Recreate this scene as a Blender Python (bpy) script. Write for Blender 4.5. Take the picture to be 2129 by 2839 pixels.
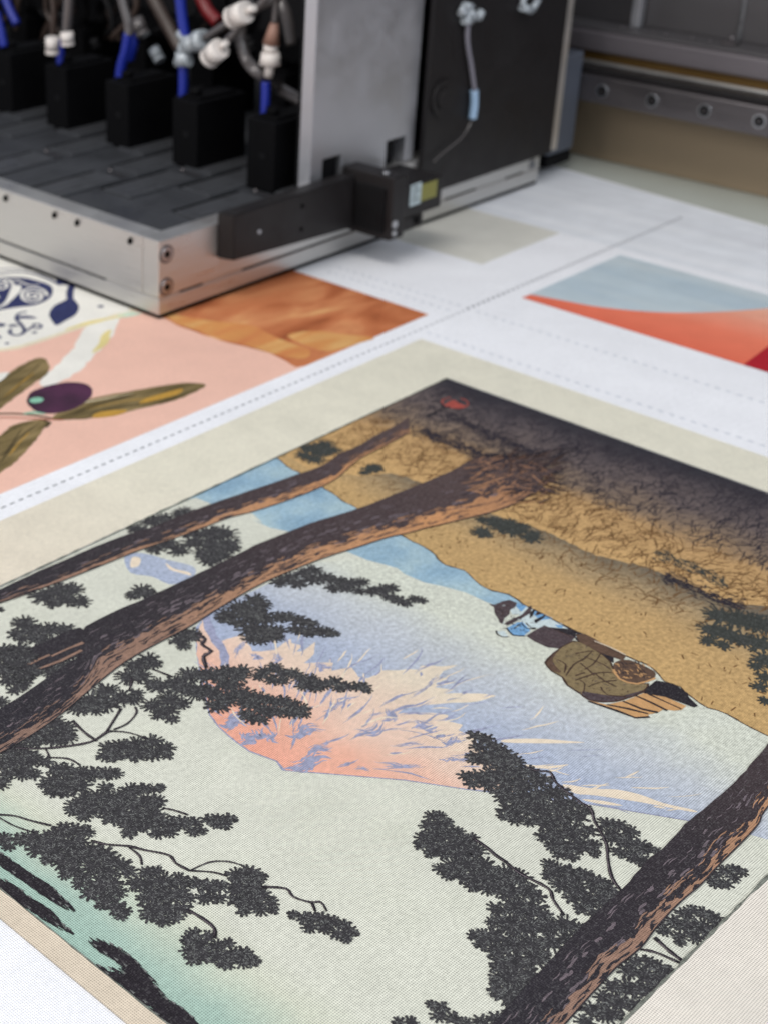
import bpy, bmesh, math, random
from mathutils import Vector, Matrix, geometry
random.seed(7)
for o in list(bpy.data.objects): bpy.data.objects.remove(o)
scn = bpy.context.scene

# ---------------------------------------------------------------- camera (cropped photo: lens shift)
H = 0.34
def _solve():
    V1=(5480.,-930.);V2=(-4100.,-860.);V3=(450.,9500.)
    a=(V2[0]-V1[0],V2[1]-V1[1]);b=(V3[0]-V2[0],V3[1]-V2[1])
    ra=a[0]*V3[0]+a[1]*V3[1];rb=b[0]*V1[0]+b[1]*V1[1]
    det=a[0]*b[1]-a[1]*b[0]
    px=(ra*b[1]-a[1]*rb)/det;py=(a[0]*rb-b[0]*ra)/det
    f=math.sqrt(-((V1[0]-px)*(V2[0]-px)+(V1[1]-py)*(V2[1]-py)))
    X=Vector((V1[0]-px,-(V1[1]-py),-f)).normalized()
    t=Vector((V2[0]-px,-(V2[1]-py),-f))
    Z=X.cross(t).normalized();Y=Z.cross(X)
    return px,py,f,Matrix((X,Y,Z))
PX,PY,FL,ROT=_solve()
cam=bpy.data.cameras.new('camera');co=bpy.data.objects.new('camera',cam);scn.collection.objects.link(co);scn.camera=co
co.matrix_world=Matrix.Translation((0,0,H))@ROT.to_4x4()
cam.sensor_fit='VERTICAL';cam.sensor_height=36;cam.sensor_width=36;cam.lens=36*FL/2839
cam.shift_x=(1064.5-PX)/2839;cam.shift_y=-(1419.5-PY)/2839
cam.clip_start=.01;cam.clip_end=50
cam.dof.use_dof=True;cam.dof.focus_distance=.49;cam.dof.aperture_fstop=16.5

# ---------------------------------------------------------------- light and exposure
w=bpy.data.worlds.new('World');scn.world=w;w.use_nodes=True
w.node_tree.nodes['Background'].inputs[0].default_value=(.84,.89,1,1);w.node_tree.nodes['Background'].inputs[1].default_value=.45
def area(name,loc,target,size,sy,power,col):
    l=bpy.data.lights.new(name,'AREA');l.shape='RECTANGLE';l.size=size;l.size_y=sy;l.energy=power;l.color=col
    o=bpy.data.objects.new(name,l);scn.collection.objects.link(o);o.location=loc
    o.rotation_euler=(Vector(target)-Vector(loc)).to_track_quat('-Z','Y').to_euler();return o
area('ceiling_lamp',(-.3,.2,1.9),(.5,.4,0),1.6,.5,22,(1,.96,.91))
area('cool_side_light',(.2,-1.6,1.3),(.6,.4,0),1.6,1.0,15,(.90,.95,1))  # weaker cool area light from the right, source out of view
area('front_lamp',(-1.3,.9,1.1),(.6,.7,0),1.2,.8,19,(1,.95,.89))
vs=scn.view_settings;vs.view_transform='Standard';vs.look='None';vs.gamma=1;vs.use_curve_mapping=False;vs.exposure=0

# ---------------------------------------------------------------- positions measured on the photograph
TS={1:(0,0,800),2:(700,0,800),3:(1400,0,729),4:(0,700,700),5:(700,700,800),6:(1400,700,729),7:(0,1400,700),8:(700,1400,700),9:(1400,1400,729),10:(0,2100,700),11:(700,2100,700),12:(1400,2100,729),13:(1300,1600,400)}
def pt(t,x,y,ax=2,v=0.0):
    a,b,wd=TS[t];s=1659/wd;x=a+x/s;y=b+y/s
    r=Vector((x-PX,-(y-PY),-FL));r=Vector((ROT[0].dot(r),ROT[1].dot(r),ROT[2].dot(r)))
    c=Vector((0,0,H));k=(v-c[ax])/r[ax];return c+r*k
def P(t,x,y): p=pt(t,x,y);return (p.x,p.y)
def PL(t,*xy): return [P(t,xy[i],xy[i+1]) for i in range(0,len(xy),2)]

# ---------------------------------------------------------------- objects
def link(name,me,parent=None):
    o=bpy.data.objects.new(name,me);scn.collection.objects.link(o)
    if parent is not None:o.parent=parent
    return o
def tag(o,label=None,cat=None,group=None,kind=None):
    if label:o['label']=label
    if cat:o['category']=cat
    if group:o['group']=group
    if kind:o['kind']=kind
    return o
def part(o,base,child): pass

# ---------------------------------------------------------------- materials
def lin(c):
    c=c/255.;return c/12.92 if c<=.04045 else ((c+.055)/1.055)**2.4
def L(rgb,k=1.0): return tuple(lin(v)*k for v in rgb)+(1,)
def newmat(name):
    m=bpy.data.materials.new(name);m.use_nodes=True;nt=m.node_tree
    return m,nt,nt.nodes,nt.links,nt.nodes['Principled BSDF']
def mnode(N,op,a=None,b=None,clamp=False):
    n=N.new('ShaderNodeMath');n.operation=op;n.use_clamp=clamp
    for i,v in ((0,a),(1,b)):
        if isinstance(v,(int,float)):n.inputs[i].default_value=v
    return n
PITCH=.00078
def ink(name,col,stops=None,axis=0,rng=(0,1),mott=.10,fleck=0.0,weave=.42,distort=0.0,stretch=None,nscale=520,k=.93,blot=.04):
    """printed cloth: plain or graded ink over a plain weave. stops: [(pos,rgb)] along world axis inside rng."""
    m,nt,N,K,B=newmat(name)
    tc=N.new('ShaderNodeTexCoord');sp=N.new('ShaderNodeSeparateXYZ');K.new(tc.outputs['Object'],sp.inputs[0])
    big=N.new('ShaderNodeTexNoise');big.inputs['Scale'].default_value=38;big.inputs['Detail'].default_value=5
    if stretch:
        mp=N.new('ShaderNodeMapping');mp.inputs['Scale'].default_value=stretch[0];mp.inputs['Rotation'].default_value=(0,0,stretch[1]);K.new(tc.outputs['Object'],mp.inputs[0]);K.new(mp.outputs[0],big.inputs['Vector'])
        big.inputs['Scale'].default_value=stretch[2];big.inputs['Distortion'].default_value=stretch[3] if len(stretch)>3 else 0
    else: K.new(tc.outputs['Object'],big.inputs['Vector'])
    if stops:
        mr=N.new('ShaderNodeMapRange');mr.inputs[1].default_value=rng[0];mr.inputs[2].default_value=rng[1]
        if axis=='noise':
            K.new(big.outputs['Fac'],mr.inputs[0])
        else:
            K.new(sp.outputs[axis],mr.inputs[0])
        src=mr.outputs[0]
        if distort:
            d=mnode(N,'SUBTRACT',None,.5);K.new(big.outputs['Fac'],d.inputs[0])
            d2=mnode(N,'MULTIPLY_ADD',None,distort);K.new(d.outputs[0],d2.inputs[0]);K.new(src,d2.inputs[2]);src=d2.outputs[0]
        cr=N.new('ShaderNodeValToRGB');K.new(src,cr.inputs[0])
        e=cr.color_ramp.elements
        while len(e)<len(stops): e.new(.5)
        for q,(p,c) in zip(e,stops): q.position=p;q.color=L(c,k)
        colour=cr.outputs[0]
    else:
        rg=N.new('ShaderNodeRGB');rg.outputs[0].default_value=L(col,k);colour=rg.outputs[0]
    # mottling of the ink
    n1=N.new('ShaderNodeTexNoise');n1.inputs['Scale'].default_value=nscale;n1.inputs['Detail'].default_value=3;n1.inputs['Roughness'].default_value=.7;K.new(tc.outputs['Object'],n1.inputs['Vector'])
    r1=N.new('ShaderNodeMapRange');r1.inputs[1].default_value=.3;r1.inputs[2].default_value=.7;r1.inputs[3].default_value=1-mott*1.5;r1.inputs[4].default_value=1+mott*1.5;K.new(n1.outputs['Fac'],r1.inputs[0])
    n2=N.new('ShaderNodeTexNoise');n2.inputs['Scale'].default_value=60;n2.inputs['Detail'].default_value=4;K.new(tc.outputs['Object'],n2.inputs['Vector'])
    r2=N.new('ShaderNodeMapRange');r2.inputs[1].default_value=.3;r2.inputs[2].default_value=.7;r2.inputs[3].default_value=1-blot;r2.inputs[4].default_value=1+blot;K.new(n2.outputs['Fac'],r2.inputs[0])
    mm=mnode(N,'MULTIPLY');K.new(r1.outputs[0],mm.inputs[0]);K.new(r2.outputs[0],mm.inputs[1])
    # weave: small gaps between crossing yarns, yarn thickness slightly irregular
    wob=N.new('ShaderNodeTexNoise');wob.inputs['Scale'].default_value=160;wob.inputs['Detail'].default_value=2;K.new(tc.outputs['Object'],wob.inputs['Vector'])
    cs=[]
    for i in (0,1):
        a=mnode(N,'MULTIPLY',None,2*math.pi/PITCH);K.new(sp.outputs[i],a.inputs[0])
        a2=mnode(N,'MULTIPLY_ADD',None,1.6);K.new(wob.outputs['Fac'],a2.inputs[0]);K.new(a.outputs[0],a2.inputs[2])
        c=mnode(N,'COSINE');K.new(a2.outputs[0],c.inputs[0]);cs.append(c)
    s=mnode(N,'ADD');K.new(cs[0].outputs[0],s.inputs[0]);K.new(cs[1].outputs[0],s.inputs[1])
    g=N.new('ShaderNodeMapRange');g.interpolation_type='SMOOTHSTEP';g.inputs[1].default_value=-.3;g.inputs[2].default_value=1.7;K.new(s.outputs[0],g.inputs[0])
    gw=mnode(N,'MULTIPLY_ADD',None,-weave);gw.inputs[2].default_value=1+weave*.22;K.new(g.outputs[0],gw.inputs[0])
    m3=mnode(N,'MULTIPLY');K.new(mm.outputs[0],m3.inputs[0]);K.new(gw.outputs[0],m3.inputs[1])
    vm=N.new('ShaderNodeVectorMath');vm.operation='SCALE';K.new(colour,vm.inputs[0]);K.new(m3.outputs[0],vm.inputs['Scale'])
    out=vm.outputs[0]
    if fleck:
        fr=N.new('ShaderNodeTexNoise');fr.inputs['Scale'].default_value=1500;fr.inputs['Detail'].default_value=1;K.new(tc.outputs['Object'],fr.inputs['Vector'])
        f2=N.new('ShaderNodeMapRange');f2.inputs[1].default_value=.52;f2.inputs[2].default_value=.75;f2.inputs[3].default_value=0;f2.inputs[4].default_value=fleck;K.new(fr.outputs['Fac'],f2.inputs[0])
        mx=N.new('ShaderNodeMix');mx.data_type='RGBA';K.new(f2.outputs[0],mx.inputs[0]);K.new(out,mx.inputs[6]);mx.inputs[7].default_value=(.45,.45,.45,1);out=mx.outputs[2]
    K.new(out,B.inputs['Base Color'])
    B.inputs['Roughness'].default_value=.85;B.inputs['Specular IOR Level'].default_value=.18
    # undulation of the cloth + yarn relief
    un=N.new('ShaderNodeTexNoise');un.inputs['Scale'].default_value=11;un.inputs['Detail'].default_value=1.5;un.inputs['Distortion'].default_value=.6;K.new(tc.outputs['Object'],un.inputs['Vector'])
    b0=N.new('ShaderNodeBump');b0.inputs['Distance'].default_value=.013;b0.inputs['Strength'].default_value=.32;K.new(un.outputs['Fac'],b0.inputs['Height'])
    inv=mnode(N,'SUBTRACT',1.0,None);K.new(g.outputs[0],inv.inputs[1])
    b1=N.new('ShaderNodeBump');b1.inputs['Distance'].default_value=.00016;b1.inputs['Strength'].default_value=.8;K.new(inv.outputs[0],b1.inputs['Height']);K.new(b0.outputs[0],b1.inputs['Normal'])
    K.new(b1.outputs[0],B.inputs['Normal'])
    return m
def metal(name,rgb,rough=.35,metallic=1.0,brush=None,bump=.00003,spec=.5,var=.12):
    m,nt,N,K,B=newmat(name)
    tc=N.new('ShaderNodeTexCoord');n=N.new('ShaderNodeTexNoise');n.inputs['Scale'].default_value=34;n.inputs['Detail'].default_value=9;n.inputs['Roughness'].default_value=.68
    mp=N.new('ShaderNodeMapping');mp.inputs['Scale'].default_value=brush or (1,1,1);K.new(tc.outputs['Object'],mp.inputs[0]);K.new(mp.outputs[0],n.inputs['Vector'])
    r=N.new('ShaderNodeMapRange');r.inputs[3].default_value=1-var;r.inputs[4].default_value=1+var;K.new(n.outputs['Fac'],r.inputs[0])
    vm=N.new('ShaderNodeVectorMath');vm.operation='SCALE';vm.inputs[0].default_value=L(rgb)[:3];K.new(r.outputs[0],vm.inputs['Scale']);K.new(vm.outputs[0],B.inputs['Base Color'])
    r3=N.new('ShaderNodeMapRange');r3.inputs[1].default_value=.3;r3.inputs[2].default_value=.7;r3.inputs[3].default_value=rough*.7;r3.inputs[4].default_value=min(1,rough*1.4);K.new(n.outputs['Fac'],r3.inputs[0]);K.new(r3.outputs[0],B.inputs['Roughness'])
    B.inputs['Metallic'].default_value=metallic;B.inputs['Specular IOR Level'].default_value=spec
    n2=N.new('ShaderNodeTexNoise');n2.inputs['Scale'].default_value=900;K.new(mp.outputs[0],n2.inputs['Vector'])
    b=N.new('ShaderNodeBump');b.inputs['Distance'].default_value=bump;K.new(n2.outputs['Fac'],b.inputs['Height']);K.new(b.outputs[0],B.inputs['Normal'])
    return m

# ---------------------------------------------------------------- flat printed shapes
class Print:
    """all the ink of one printed panel: flat polygons, a hundredth of a millimetre between layers"""
    def __init__(s): s.v=[];s.f=[];s.mi=[];s.mats=[]
    def m(s,mat):
        if mat not in s.mats:s.mats.append(mat)
        return s.mats.index(mat)
    def poly(s,pts,mat,layer,jit=0.0):
        z=layer*1e-5+(random.random()*jit*1e-5 if jit else 0)
        n=len(s.v)
        if len(pts)>12:
            r=geometry.delaunay_2d_cdt([Vector((p[0],p[1])) for p in pts],[],[tuple(range(len(pts)))],1,1e-7)
            s.v+=[(v.x,v.y,z) for v in r[0]]
            for f in r[2]: s.f.append(tuple(n+i for i in f));s.mi.append(s.m(mat))
            return
        s.v+=[(p[0],p[1],z) for p in pts];s.f.append(tuple(range(n,n+len(pts))));s.mi.append(s.m(mat))
    def stroke(s,pts,w,mat,layer,jit=1.0,taper=False,rag=0.0):
        a=[];b=[];n=len(pts)
        for i,p in enumerate(pts):
            q0=pts[max(0,i-1)];q1=pts[min(n-1,i+1)];dx,dy=q1[0]-q0[0],q1[1]-q0[1];l=math.hypot(dx,dy) or 1
            h=w/2*(math.sin(math.pi*(i+.35)/(n-.3)) if taper else 1)*(1+rag*(random.random()-.5))
            a.append((p[0]-dy/l*h,p[1]+dx/l*h));b.append((p[0]+dy/l*h,p[1]-dx/l*h))
        z=layer*1e-5+random.random()*jit*1e-5;k=len(s.v)
        s.v+=[(p[0],p[1],z) for p in a+b];mi=s.m(mat)
        for i in range(n-1): s.f.append((k+i,k+i+1,k+n+i+1,k+n+i));s.mi.append(mi)
    def build(s,name,parent=None):
        me=bpy.data.meshes.new(name);me.from_pydata(s.v,[],s.f)
        for m in s.mats:me.materials.append(m)
        me.polygons.foreach_set('material_index',s.mi);me.update()
        bm=bmesh.new();bm.from_mesh(me)
        for f in bm.faces:
            f.normal_update()
            if f.normal.z<0:f.normal_flip()
        bm.to_mesh(me);bm.free();return link(name,me,parent)
def smooth(pts,n=3,closed=True):
    out=[];N=len(pts)
    for i in range(N if closed else N-1):
        p0=pts[(i-1)%N] if closed or i>0 else pts[0];p1=pts[i];p2=pts[(i+1)%N];p3=pts[(i+2)%N] if closed or i+2<N else pts[-1]
        for k in range(n):
            t=k/n;t2=t*t;t3=t2*t
            out.append(tuple(.5*((2*p1[j])+(-p0[j]+p2[j])*t+(2*p0[j]-5*p1[j]+4*p2[j]-p3[j])*t2+(-p0[j]+3*p1[j]-3*p2[j]+p3[j])*t3) for j in (0,1)))
    if not closed: out.append(pts[-1])
    return out
def rough_edge(pts,amp,step,closed=True):
    out=[];N=len(pts)
    for i in range(N if closed else N-1):
        a=pts[i];b=pts[(i+1)%N];d=math.hypot(b[0]-a[0],b[1]-a[1]);n=max(1,int(d/step))
        for k in range(n):
            t=k/n;o=amp*(random.random()-.5)*2
            out.append((a[0]+(b[0]-a[0])*t-(b[1]-a[1])/(d or 1)*o,a[1]+(b[1]-a[1])*t+(b[0]-a[0])/(d or 1)*o))
    if not closed: out.append(pts[-1])
    return out
def inside(p,poly):
    c=False;j=len(poly)-1
    for i in range(len(poly)):
        a=poly[i];b=poly[j]
        if (a[1]>p[1])!=(b[1]>p[1]) and p[0]<(b[0]-a[0])*(p[1]-a[1])/(b[1]-a[1])+a[0]: c=not c
        j=i
    return c
# ================================================================ the cloth and the table under it
def slab_poly(name,pts,z0,z1,mat,parent=None):
    me=bpy.data.meshes.new(name);n=len(pts)
    v=[(p[0],p[1],z0) for p in pts]+[(p[0],p[1],z1) for p in pts]
    me.from_pydata(v,[],[tuple(range(n-1,-1,-1)),tuple(range(n,2*n))]+[(i,(i+1)%n,n+(i+1)%n,n+i) for i in range(n)])
    me.materials.append(mat);me.update();return link(name,me,parent)
M_white=ink('undyed_cloth',(243,245,250),mott=.045,weave=0.36,blot=.02)
M_table=metal('table_top',(176,180,172),.55,0,spec=.3,var=.06)
tag(slab_poly('printing_table',[(-.6,-.9),(1.5,-.9),(1.5,1.9),(-.6,1.9)],-.04,-.0012,M_table),kind='structure',label='pale grey green printing table under the white cloth')
def fx(y): return 1.0128+(y-.445)*(.0191/.1576)
cloth=slab_poly('printed_fabric',[(-.55,-.85),(fx(-.85),-.85),(fx(1.8),1.8),(-.55,1.8)],-.0008,0,M_white)
tag(cloth,'white woven cloth spread flat under the printer carriage with printed pictures','fabric')

# ---------------------------------------------------------------- large landscape panel
M_border=ink('beige_ink',None,stops=[(0,(214,200,180)),(.30,(226,216,198)),(.55,(227,223,205)),(1,(226,223,206))],rng=(.18,.68),axis=0,mott=.05,weave=0.47)
M_border2=ink('pale_margin_ink',(227,221,211),mott=.04,weave=0.61)
M_sky=ink('sky_ink',None,stops=[(0,(154,186,174)),(.40,(166,191,179)),(.62,(190,202,186)),(.8,(207,211,194)),(1,(213,215,202))],rng=(.212,.262),axis=0,mott=.08,weave=0.61,distort=.3)
M_sea=ink('sea_ink',None,stops=[(.2,(138,170,192)),(.5,(154,184,202)),(.8,(170,196,206))],axis='noise',rng=(.3,.7),mott=.13)
M_mist=ink('mountain_blue_ink',None,stops=[(0,(162,174,200)),(.40,(174,184,204)),(.70,(192,198,205)),(1,(211,215,202))],rng=(.365,.450),axis=0,mott=.16,weave=0.54,distort=.22)
M_snow=ink('snow_ink',None,stops=[(0,(236,168,146)),(.3,(234,180,158)),(.55,(230,200,182)),(1,(226,213,193))],rng=(.325,.405),axis=0,mott=.08,weave=0.54,distort=.25)
M_streak=ink('mountain_streak_ink',(156,160,186),mott=.2)  # blue-grey printed streaks on the mountain
M_cream=ink('cream_ink',(233,218,196),mott=.06)
M_hillA=ink('far_slope_ink',None,stops=[(0,(200,164,112)),(.34,(188,153,107)),(.50,(130,112,96)),(.66,(106,95,93)),(.84,(84,77,80)),(.93,(62,59,65)),(1,(52,51,58))],rng=(.535,.642),axis=0,mott=.16,distort=.28,weave=0.36)
M_hillB=ink('near_slope_ink',None,stops=[(0,(196,162,110)),(.55,(190,158,110)),(.80,(162,141,108)),(.95,(122,110,92)),(1,(116,106,92))],rng=(.462,.541),axis=0,mott=.2,distort=.24,weave=0.36)
M_bark=ink('bark_ink',None,stops=[(0,(42,41,48)),(.45,(52,47,52)),(.7,(72,60,62)),(1,(86,70,68))],rng=(.22,.60),axis=0,mott=.14,weave=0.36,fleck=.12)
M_barkO=ink('bark_light_ink',None,stops=[(0,(132,108,98)),(.35,(150,120,104)),(.62,(184,140,106)),(.8,(198,146,102)),(1,(150,112,88))],rng=(.23,.58),axis=0,mott=.14,weave=0.45)
M_barkG=ink('bark_grey_ink',(112,102,108),mott=.15)
M_leaf=ink('needle_ink',(56,55,58),mott=.2,fleck=.14,weave=0.36)
M_fleck=ink('needle_gap_ink',(112,114,113),mott=.2)
M_line=ink('outline_ink',(70,52,46),mott=.2)
M_dark=ink('black_ink',(40,36,42),mott=.2,fleck=.1)
M_grass=ink('grass_line_ink',(112,82,52),mott=.2)
M_grassD=ink('dark_grass_line_ink',(50,46,54),mott=.2)
M_bush=ink('bush_ink',(60,63,60),mott=.22,fleck=.12)
M_jacket=ink('blue_cloth_ink',(118,164,206),mott=.15)
M_pale=ink('pale_cloth_ink',(200,214,216),mott=.1)
M_sack=ink('sack_ink',(76,64,68),mott=.2,fleck=.15)
M_bundle=ink('bundle_ink',(132,116,86),mott=.2)
M_wood=ink('cart_ink',(96,76,64),mott=.2)
M_straw=ink('straw_ink',(200,156,108),mott=.1)
M_seal=ink('seal_ink',(166,80,72),mott=.15)

A=Print()
X0,X1,Y0,Y1=.2192,.6434,.1361,.4427
F=[(X0-.03,-.25),(X1+.03,-.25)]
# sky
A.poly([(X0,Y0-.01),(X1,Y0-.01),(X1,Y1),(X0,Y1)],M_sky,2)
# mountain
mist=PL(8,100,520,420,380)+[(.478,.34),(.478,Y0-.01),(X0+.17,Y0-.01)]+PL(12,1659,520,1550,490,1160,400,850,350,560,300)+PL(11,1400,210,1000,150,600,118,200,85,160,25,90,0)+PL(7,1640,1620,1530,1540,1440,1460,1380,1380,1310,1080,1290,950,1290,800,1380,700)
A.poly(mist,M_mist,4)
A.poly(smooth(PL(7,820,340,900,315,1000,330,1100,360,1250,395,1290,430,1270,470,1180,510,1110,520,1000,470,860,445)),M_mist,4.5)
A.poly(smooth(PL(7,870,345,925,350,915,400,860,410)),M_cream,5)
A.poly(smooth(PL(7,1090,380,1150,420,1240,440,1260,465,1200,450,1120,425)),M_cream,5)
A.stroke(smooth(PL(7,1350,730,1400,860,1470,960,1480,1060),closed=False),.004,M_streak,7,rag=.6)
snow=PL(7,1335,745,1370,800,1450,900,1600,850)+PL(8,0,960,60,960,150,950,200,910,250,880,260,905,330,925,290,965,330,960,420,900,410,980,340,1040,430,1035,530,1035,520,1090,590,1075,650,1070,700,1130,760,1140,790,1130,850,1090,960,1085,1080,1080,1110,1055,1180,1060,1350,1055,1250,1090,1220,1130,1280,1140,1210,1170,1200,1200,1320,1215,1260,1240,1450,1240,1600,1255,1480,1290,1200,1310,1000,1340,945,1372,1050,1365,1180,1365,1280,1380,1270,1415,1380,1445,1350,1485,1450,1525,1500,1600)+PL(12,60,120,100,230)+PL(11,1400,208,1000,149,600,117,215,86,165,25,92,2)+PL(7,1640,1618,1530,1538,1442,1458,1382,1378,1312,1078,1293,950,1293,850)
A.poly(rough_edge(snow,.0004,.003),M_snow,6)
for c in (PL(12,360,170,560,198,700,203,850,235,1000,290,1180,330,1180,345,850,283,560,240,440,228),PL(12,480,265,620,275,740,305,600,295),PL(12,120,45,250,55,400,45,300,70,160,65),PL(13,0,1345,180,1345,300,1370,160,1400,0,1420),PL(9,0,1480,200,1475,400,1490,500,1500,300,1505,0,1500)):
    A.poly(smooth(c),M_cream,7)
for c in (PL(8,220,1520,350,1450,480,1470,420,1510,300,1525),PL(8,460,1360,560,1290,700,1250,640,1300,540,1340),PL(8,680,1540,760,1480,880,1440,910,1480,800,1530),PL(8,900,1580,1000,1570,1130,1570,1050,1585),PL(8,1000,1430,1090,1440,1210,1455,1100,1480,1040,1470),PL(8,860,1370,950,1350,900,1410,870,1430),PL(8,1240,1560,1380,1560,1330,1590),PL(8,350,1640,420,1600,520,1590,480,1640),PL(8,450,1580,520,1560,480,1585),PL(8,430,1090,510,1050,480,1110),PL(8,130,1000,180,970,200,1010,150,1050),PL(8,0,1500,60,1480,100,1540,60,1570,0,1560),PL(8,110,1490,190,1540,160,1570,110,1530),PL(11,165,25,300,0,520,5,300,50,215,80),PL(11,800,35,1000,40,1140,70,1000,55),PL(11,660,70,780,85,700,85),PL(11,1220,10,1300,0,1400,25,1300,30),PL(8,40,980,60,1040,20,1020),PL(7,1560,940,1620,880,1600,950,1540,1010),PL(7,1390,1380,1500,1400,1640,1430,1560,1450,1440,1440),PL(7,1600,1590,1659,1500,1659,1620)):
    a=min(c,key=lambda q:q[0]);b=max(c,key=lambda q:q[0]);L_=math.hypot(b[0]-a[0],b[1]-a[1]);nx,ny=-(b[1]-a[1])/L_,(b[0]-a[0])/L_
    hw=max(abs((q[0]-a[0])*nx+(q[1]-a[1])*ny) for q in c);ph=random.random()*6
    for off,wd in ((0,.6),(.45,.28),(-.4,.25),(.8,.18)):
        q=[];n=11
        for i in range(n):
            t=(i/(n-1))*(1 if off==0 else .7)+(0 if off==0 else .2);o=hw*(off+.35*math.sin(t*7+ph))+random.gauss(0,.0003)
            q.append((a[0]+(b[0]-a[0])*t+nx*o,a[1]+(b[1]-a[1])*t+ny*o))
        A.stroke(q,max(.0004,hw*wd),M_streak,8,1,True,1.1)
# ragged blue-grey streaks running down from the summit, and fine contour lines
for i in range(210):
    x=random.uniform(.335,.415);y=random.uniform(.20,.335)
    if not inside((x,y),snow): continue
    a=math.atan2(y-.279,x-.328)+random.uniform(-.12,.12);l=random.uniform(.006,.024);w0=random.uniform(.0003,.0008)
    q=[(x,y)]
    for t in range(7):
        a+=random.gauss(0,.15);q.append((q[-1][0]+math.cos(a)*l/7,q[-1][1]+math.sin(a)*l/7))
    A.stroke(q,w0,M_streak if random.random()<.72 else M_cream,9,2,True,1.2)
    if random.random()<.5: A.stroke([(v[0]+.0004,v[1]+.0006) for v in q[1:5]],w0*1.8,M_streak,9,2,True,1.0)
for i in range(60):
    x=random.uniform(.375,.415);y=random.uniform(.16,.33)
    if not inside((x,y),mist): continue
    a=math.atan2(y-.279,x-.328)+random.uniform(-.2,.2);l=random.uniform(.004,.016);pts=[(x,y)]
    for t in range(5):
        a+=random.gauss(0,.14);pts.append((pts[-1][0]+math.cos(a)*l/5,pts[-1][1]+math.sin(a)*l/5))
    A.stroke(pts,random.uniform(.0003,.0009),M_cream if random.random()<.5 else M_streak,9,2,True,.5)
A.stroke(PL(11,200,85,600,117,1000,150,1400,210)+PL(12,560,300,1160,400),.0005,M_streak,10)
A.stroke(PL(11,200,85,160,25,90,0)+PL(7,1640,1620,1530,1540,1440,1460,1380,1380,1310,1080),.0006,M_streak,10)
# sea
edge=PL(5,110,1150,200,1230,265,1265,340,1310,420,1360,480,1400,520,1430,600,1470)+PL(8,800,120,985,205,1050,240,1130,280,1200,330,1240,380,1300,405,1390,430,1440,480,1500,530,1570,565)+PL(13,450,200,650,330,720,360,980,500,1180,600,1300,650,1480,760,1659,840)
edge2=PL(9,750,950,930,1030,1000,1110,1100,1150,1180,1220,1280,1280,1400,1320,1520,1390,1659,1460,1800,1560)
A.poly(PL(4,1180,1640,1290,1612,1400,1655)+PL(5,0,1500,70,1562,220,1605)+PL(8,0,95,120,150,240,175,450,250,640,315,750,360,950,415,1000,455,1130,510,1250,535,1400,575,1540,640,1650,680)+PL(13,600,420)+list(reversed(edge[:-6])),M_sea,5)
# hill side
hill=rough_edge(smooth(edge+edge2,2,False),.0003,.002,False)
A.poly(hill+[(.462,Y0-.02),(X1,Y0-.02),(X1,Y1+.004),(.52,Y1+.004)],M_hillB,10)
ridge=PL(5,640,1290,800,1270,950,1320,1100,1400)+PL(9,-100,50,0,85,150,130,300,190,500,290,650,340,880,390,1000,440,1200,520,1350,600,1600,640,1700,650)
A.poly(rough_edge(smooth(ridge,2,False),.0006,.002,False)+[(.535,Y0-.02),(X1,Y0-.02),(X1,Y1),(.512,Y1)]+PL(5,330,1250),M_hillA,11)
A.stroke(hill,.0006,M_line,12,rag=.8)
hillpoly=[(X1,Y1),(.50,Y1)]+hill+[(X1,Y0-.02)]
for i in range(4600):
    x=random.uniform(.515,X1-.002);y=random.uniform(Y0,Y1-.002)
    if not inside((x,y),hillpoly): continue
    dk=x>.575
    if x<.541 and random.random()<.6: continue
    a=random.gauss(-.3,.75);l=random.uniform(.004,.010)
    b=a+random.uniform(-.35,.35)
    pts=[(x,y),(x+math.cos(a)*l*.5,y+math.sin(a)*l*.5),(x+math.cos(a)*l*.5+math.cos(b)*l*.5,y+math.sin(a)*l*.5+math.sin(b)*l*.5)]
    if max(p[0] for p in pts)>X1 or max(p[1] for p in pts)>Y1: continue
    A.stroke(pts,random.uniform(.00028,.00055),M_grassD if dk else M_grass,14,3)
for i in range(420):
    x=random.uniform(.47,.535);y=random.uniform(Y0,Y1)
    if not inside((x,y),hillpoly) or random.random()>(x-.44)/.09: continue
    a=random.gauss(.6,.5);l=random.uniform(.001,.0035);A.stroke([(x,y),(x+math.cos(a)*l,y+math.sin(a)*l)],random.uniform(.0003,.0006),M_grass,14,3,rag=1)
# soft dark band and dark roots made of many hair strokes
def hair(path,w,n,l,mat,lay):
    for i in range(n):
        k=random.random()*(len(path)-1);j=int(k);t=k-j;a=path[j];b=path[min(j+1,len(path)-1)]
        dx,dy=b[0]-a[0],b[1]-a[1];d=math.hypot(dx,dy) or 1;o=random.gauss(0,w/2)
        x=a[0]+dx*t-dy/d*o;y=a[1]+dy*t+dx/d*o;an=math.atan2(dy,dx)+random.gauss(0,.45);ll=l*random.uniform(.4,1)
        if x+abs(ll)>X1 or y+abs(ll)>Y1: continue
        A.stroke([(x-math.cos(an)*ll/2,y-math.sin(an)*ll/2),(x+math.cos(an)*ll/2,y+math.sin(an)*ll/2)],random.uniform(.0003,.0007),mat,lay,3)
hair(PL(5,960,1030,1150,1100,1350,1180,1500,1220,1659,1280),.006,420,.006,M_grassD,17)
hair(PL(5,1120,930,1300,1020,1500,1110,1659,1180),.005,260,.006,M_grassD,17)
hair(PL(9,950,290,1100,370,1250,430,1400,520),.005,150,.004,M_bush,17)
hair(PL(9,1000,450,1150,510,1300,590,1500,640),.005,240,.004,M_grassD,17)

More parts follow.
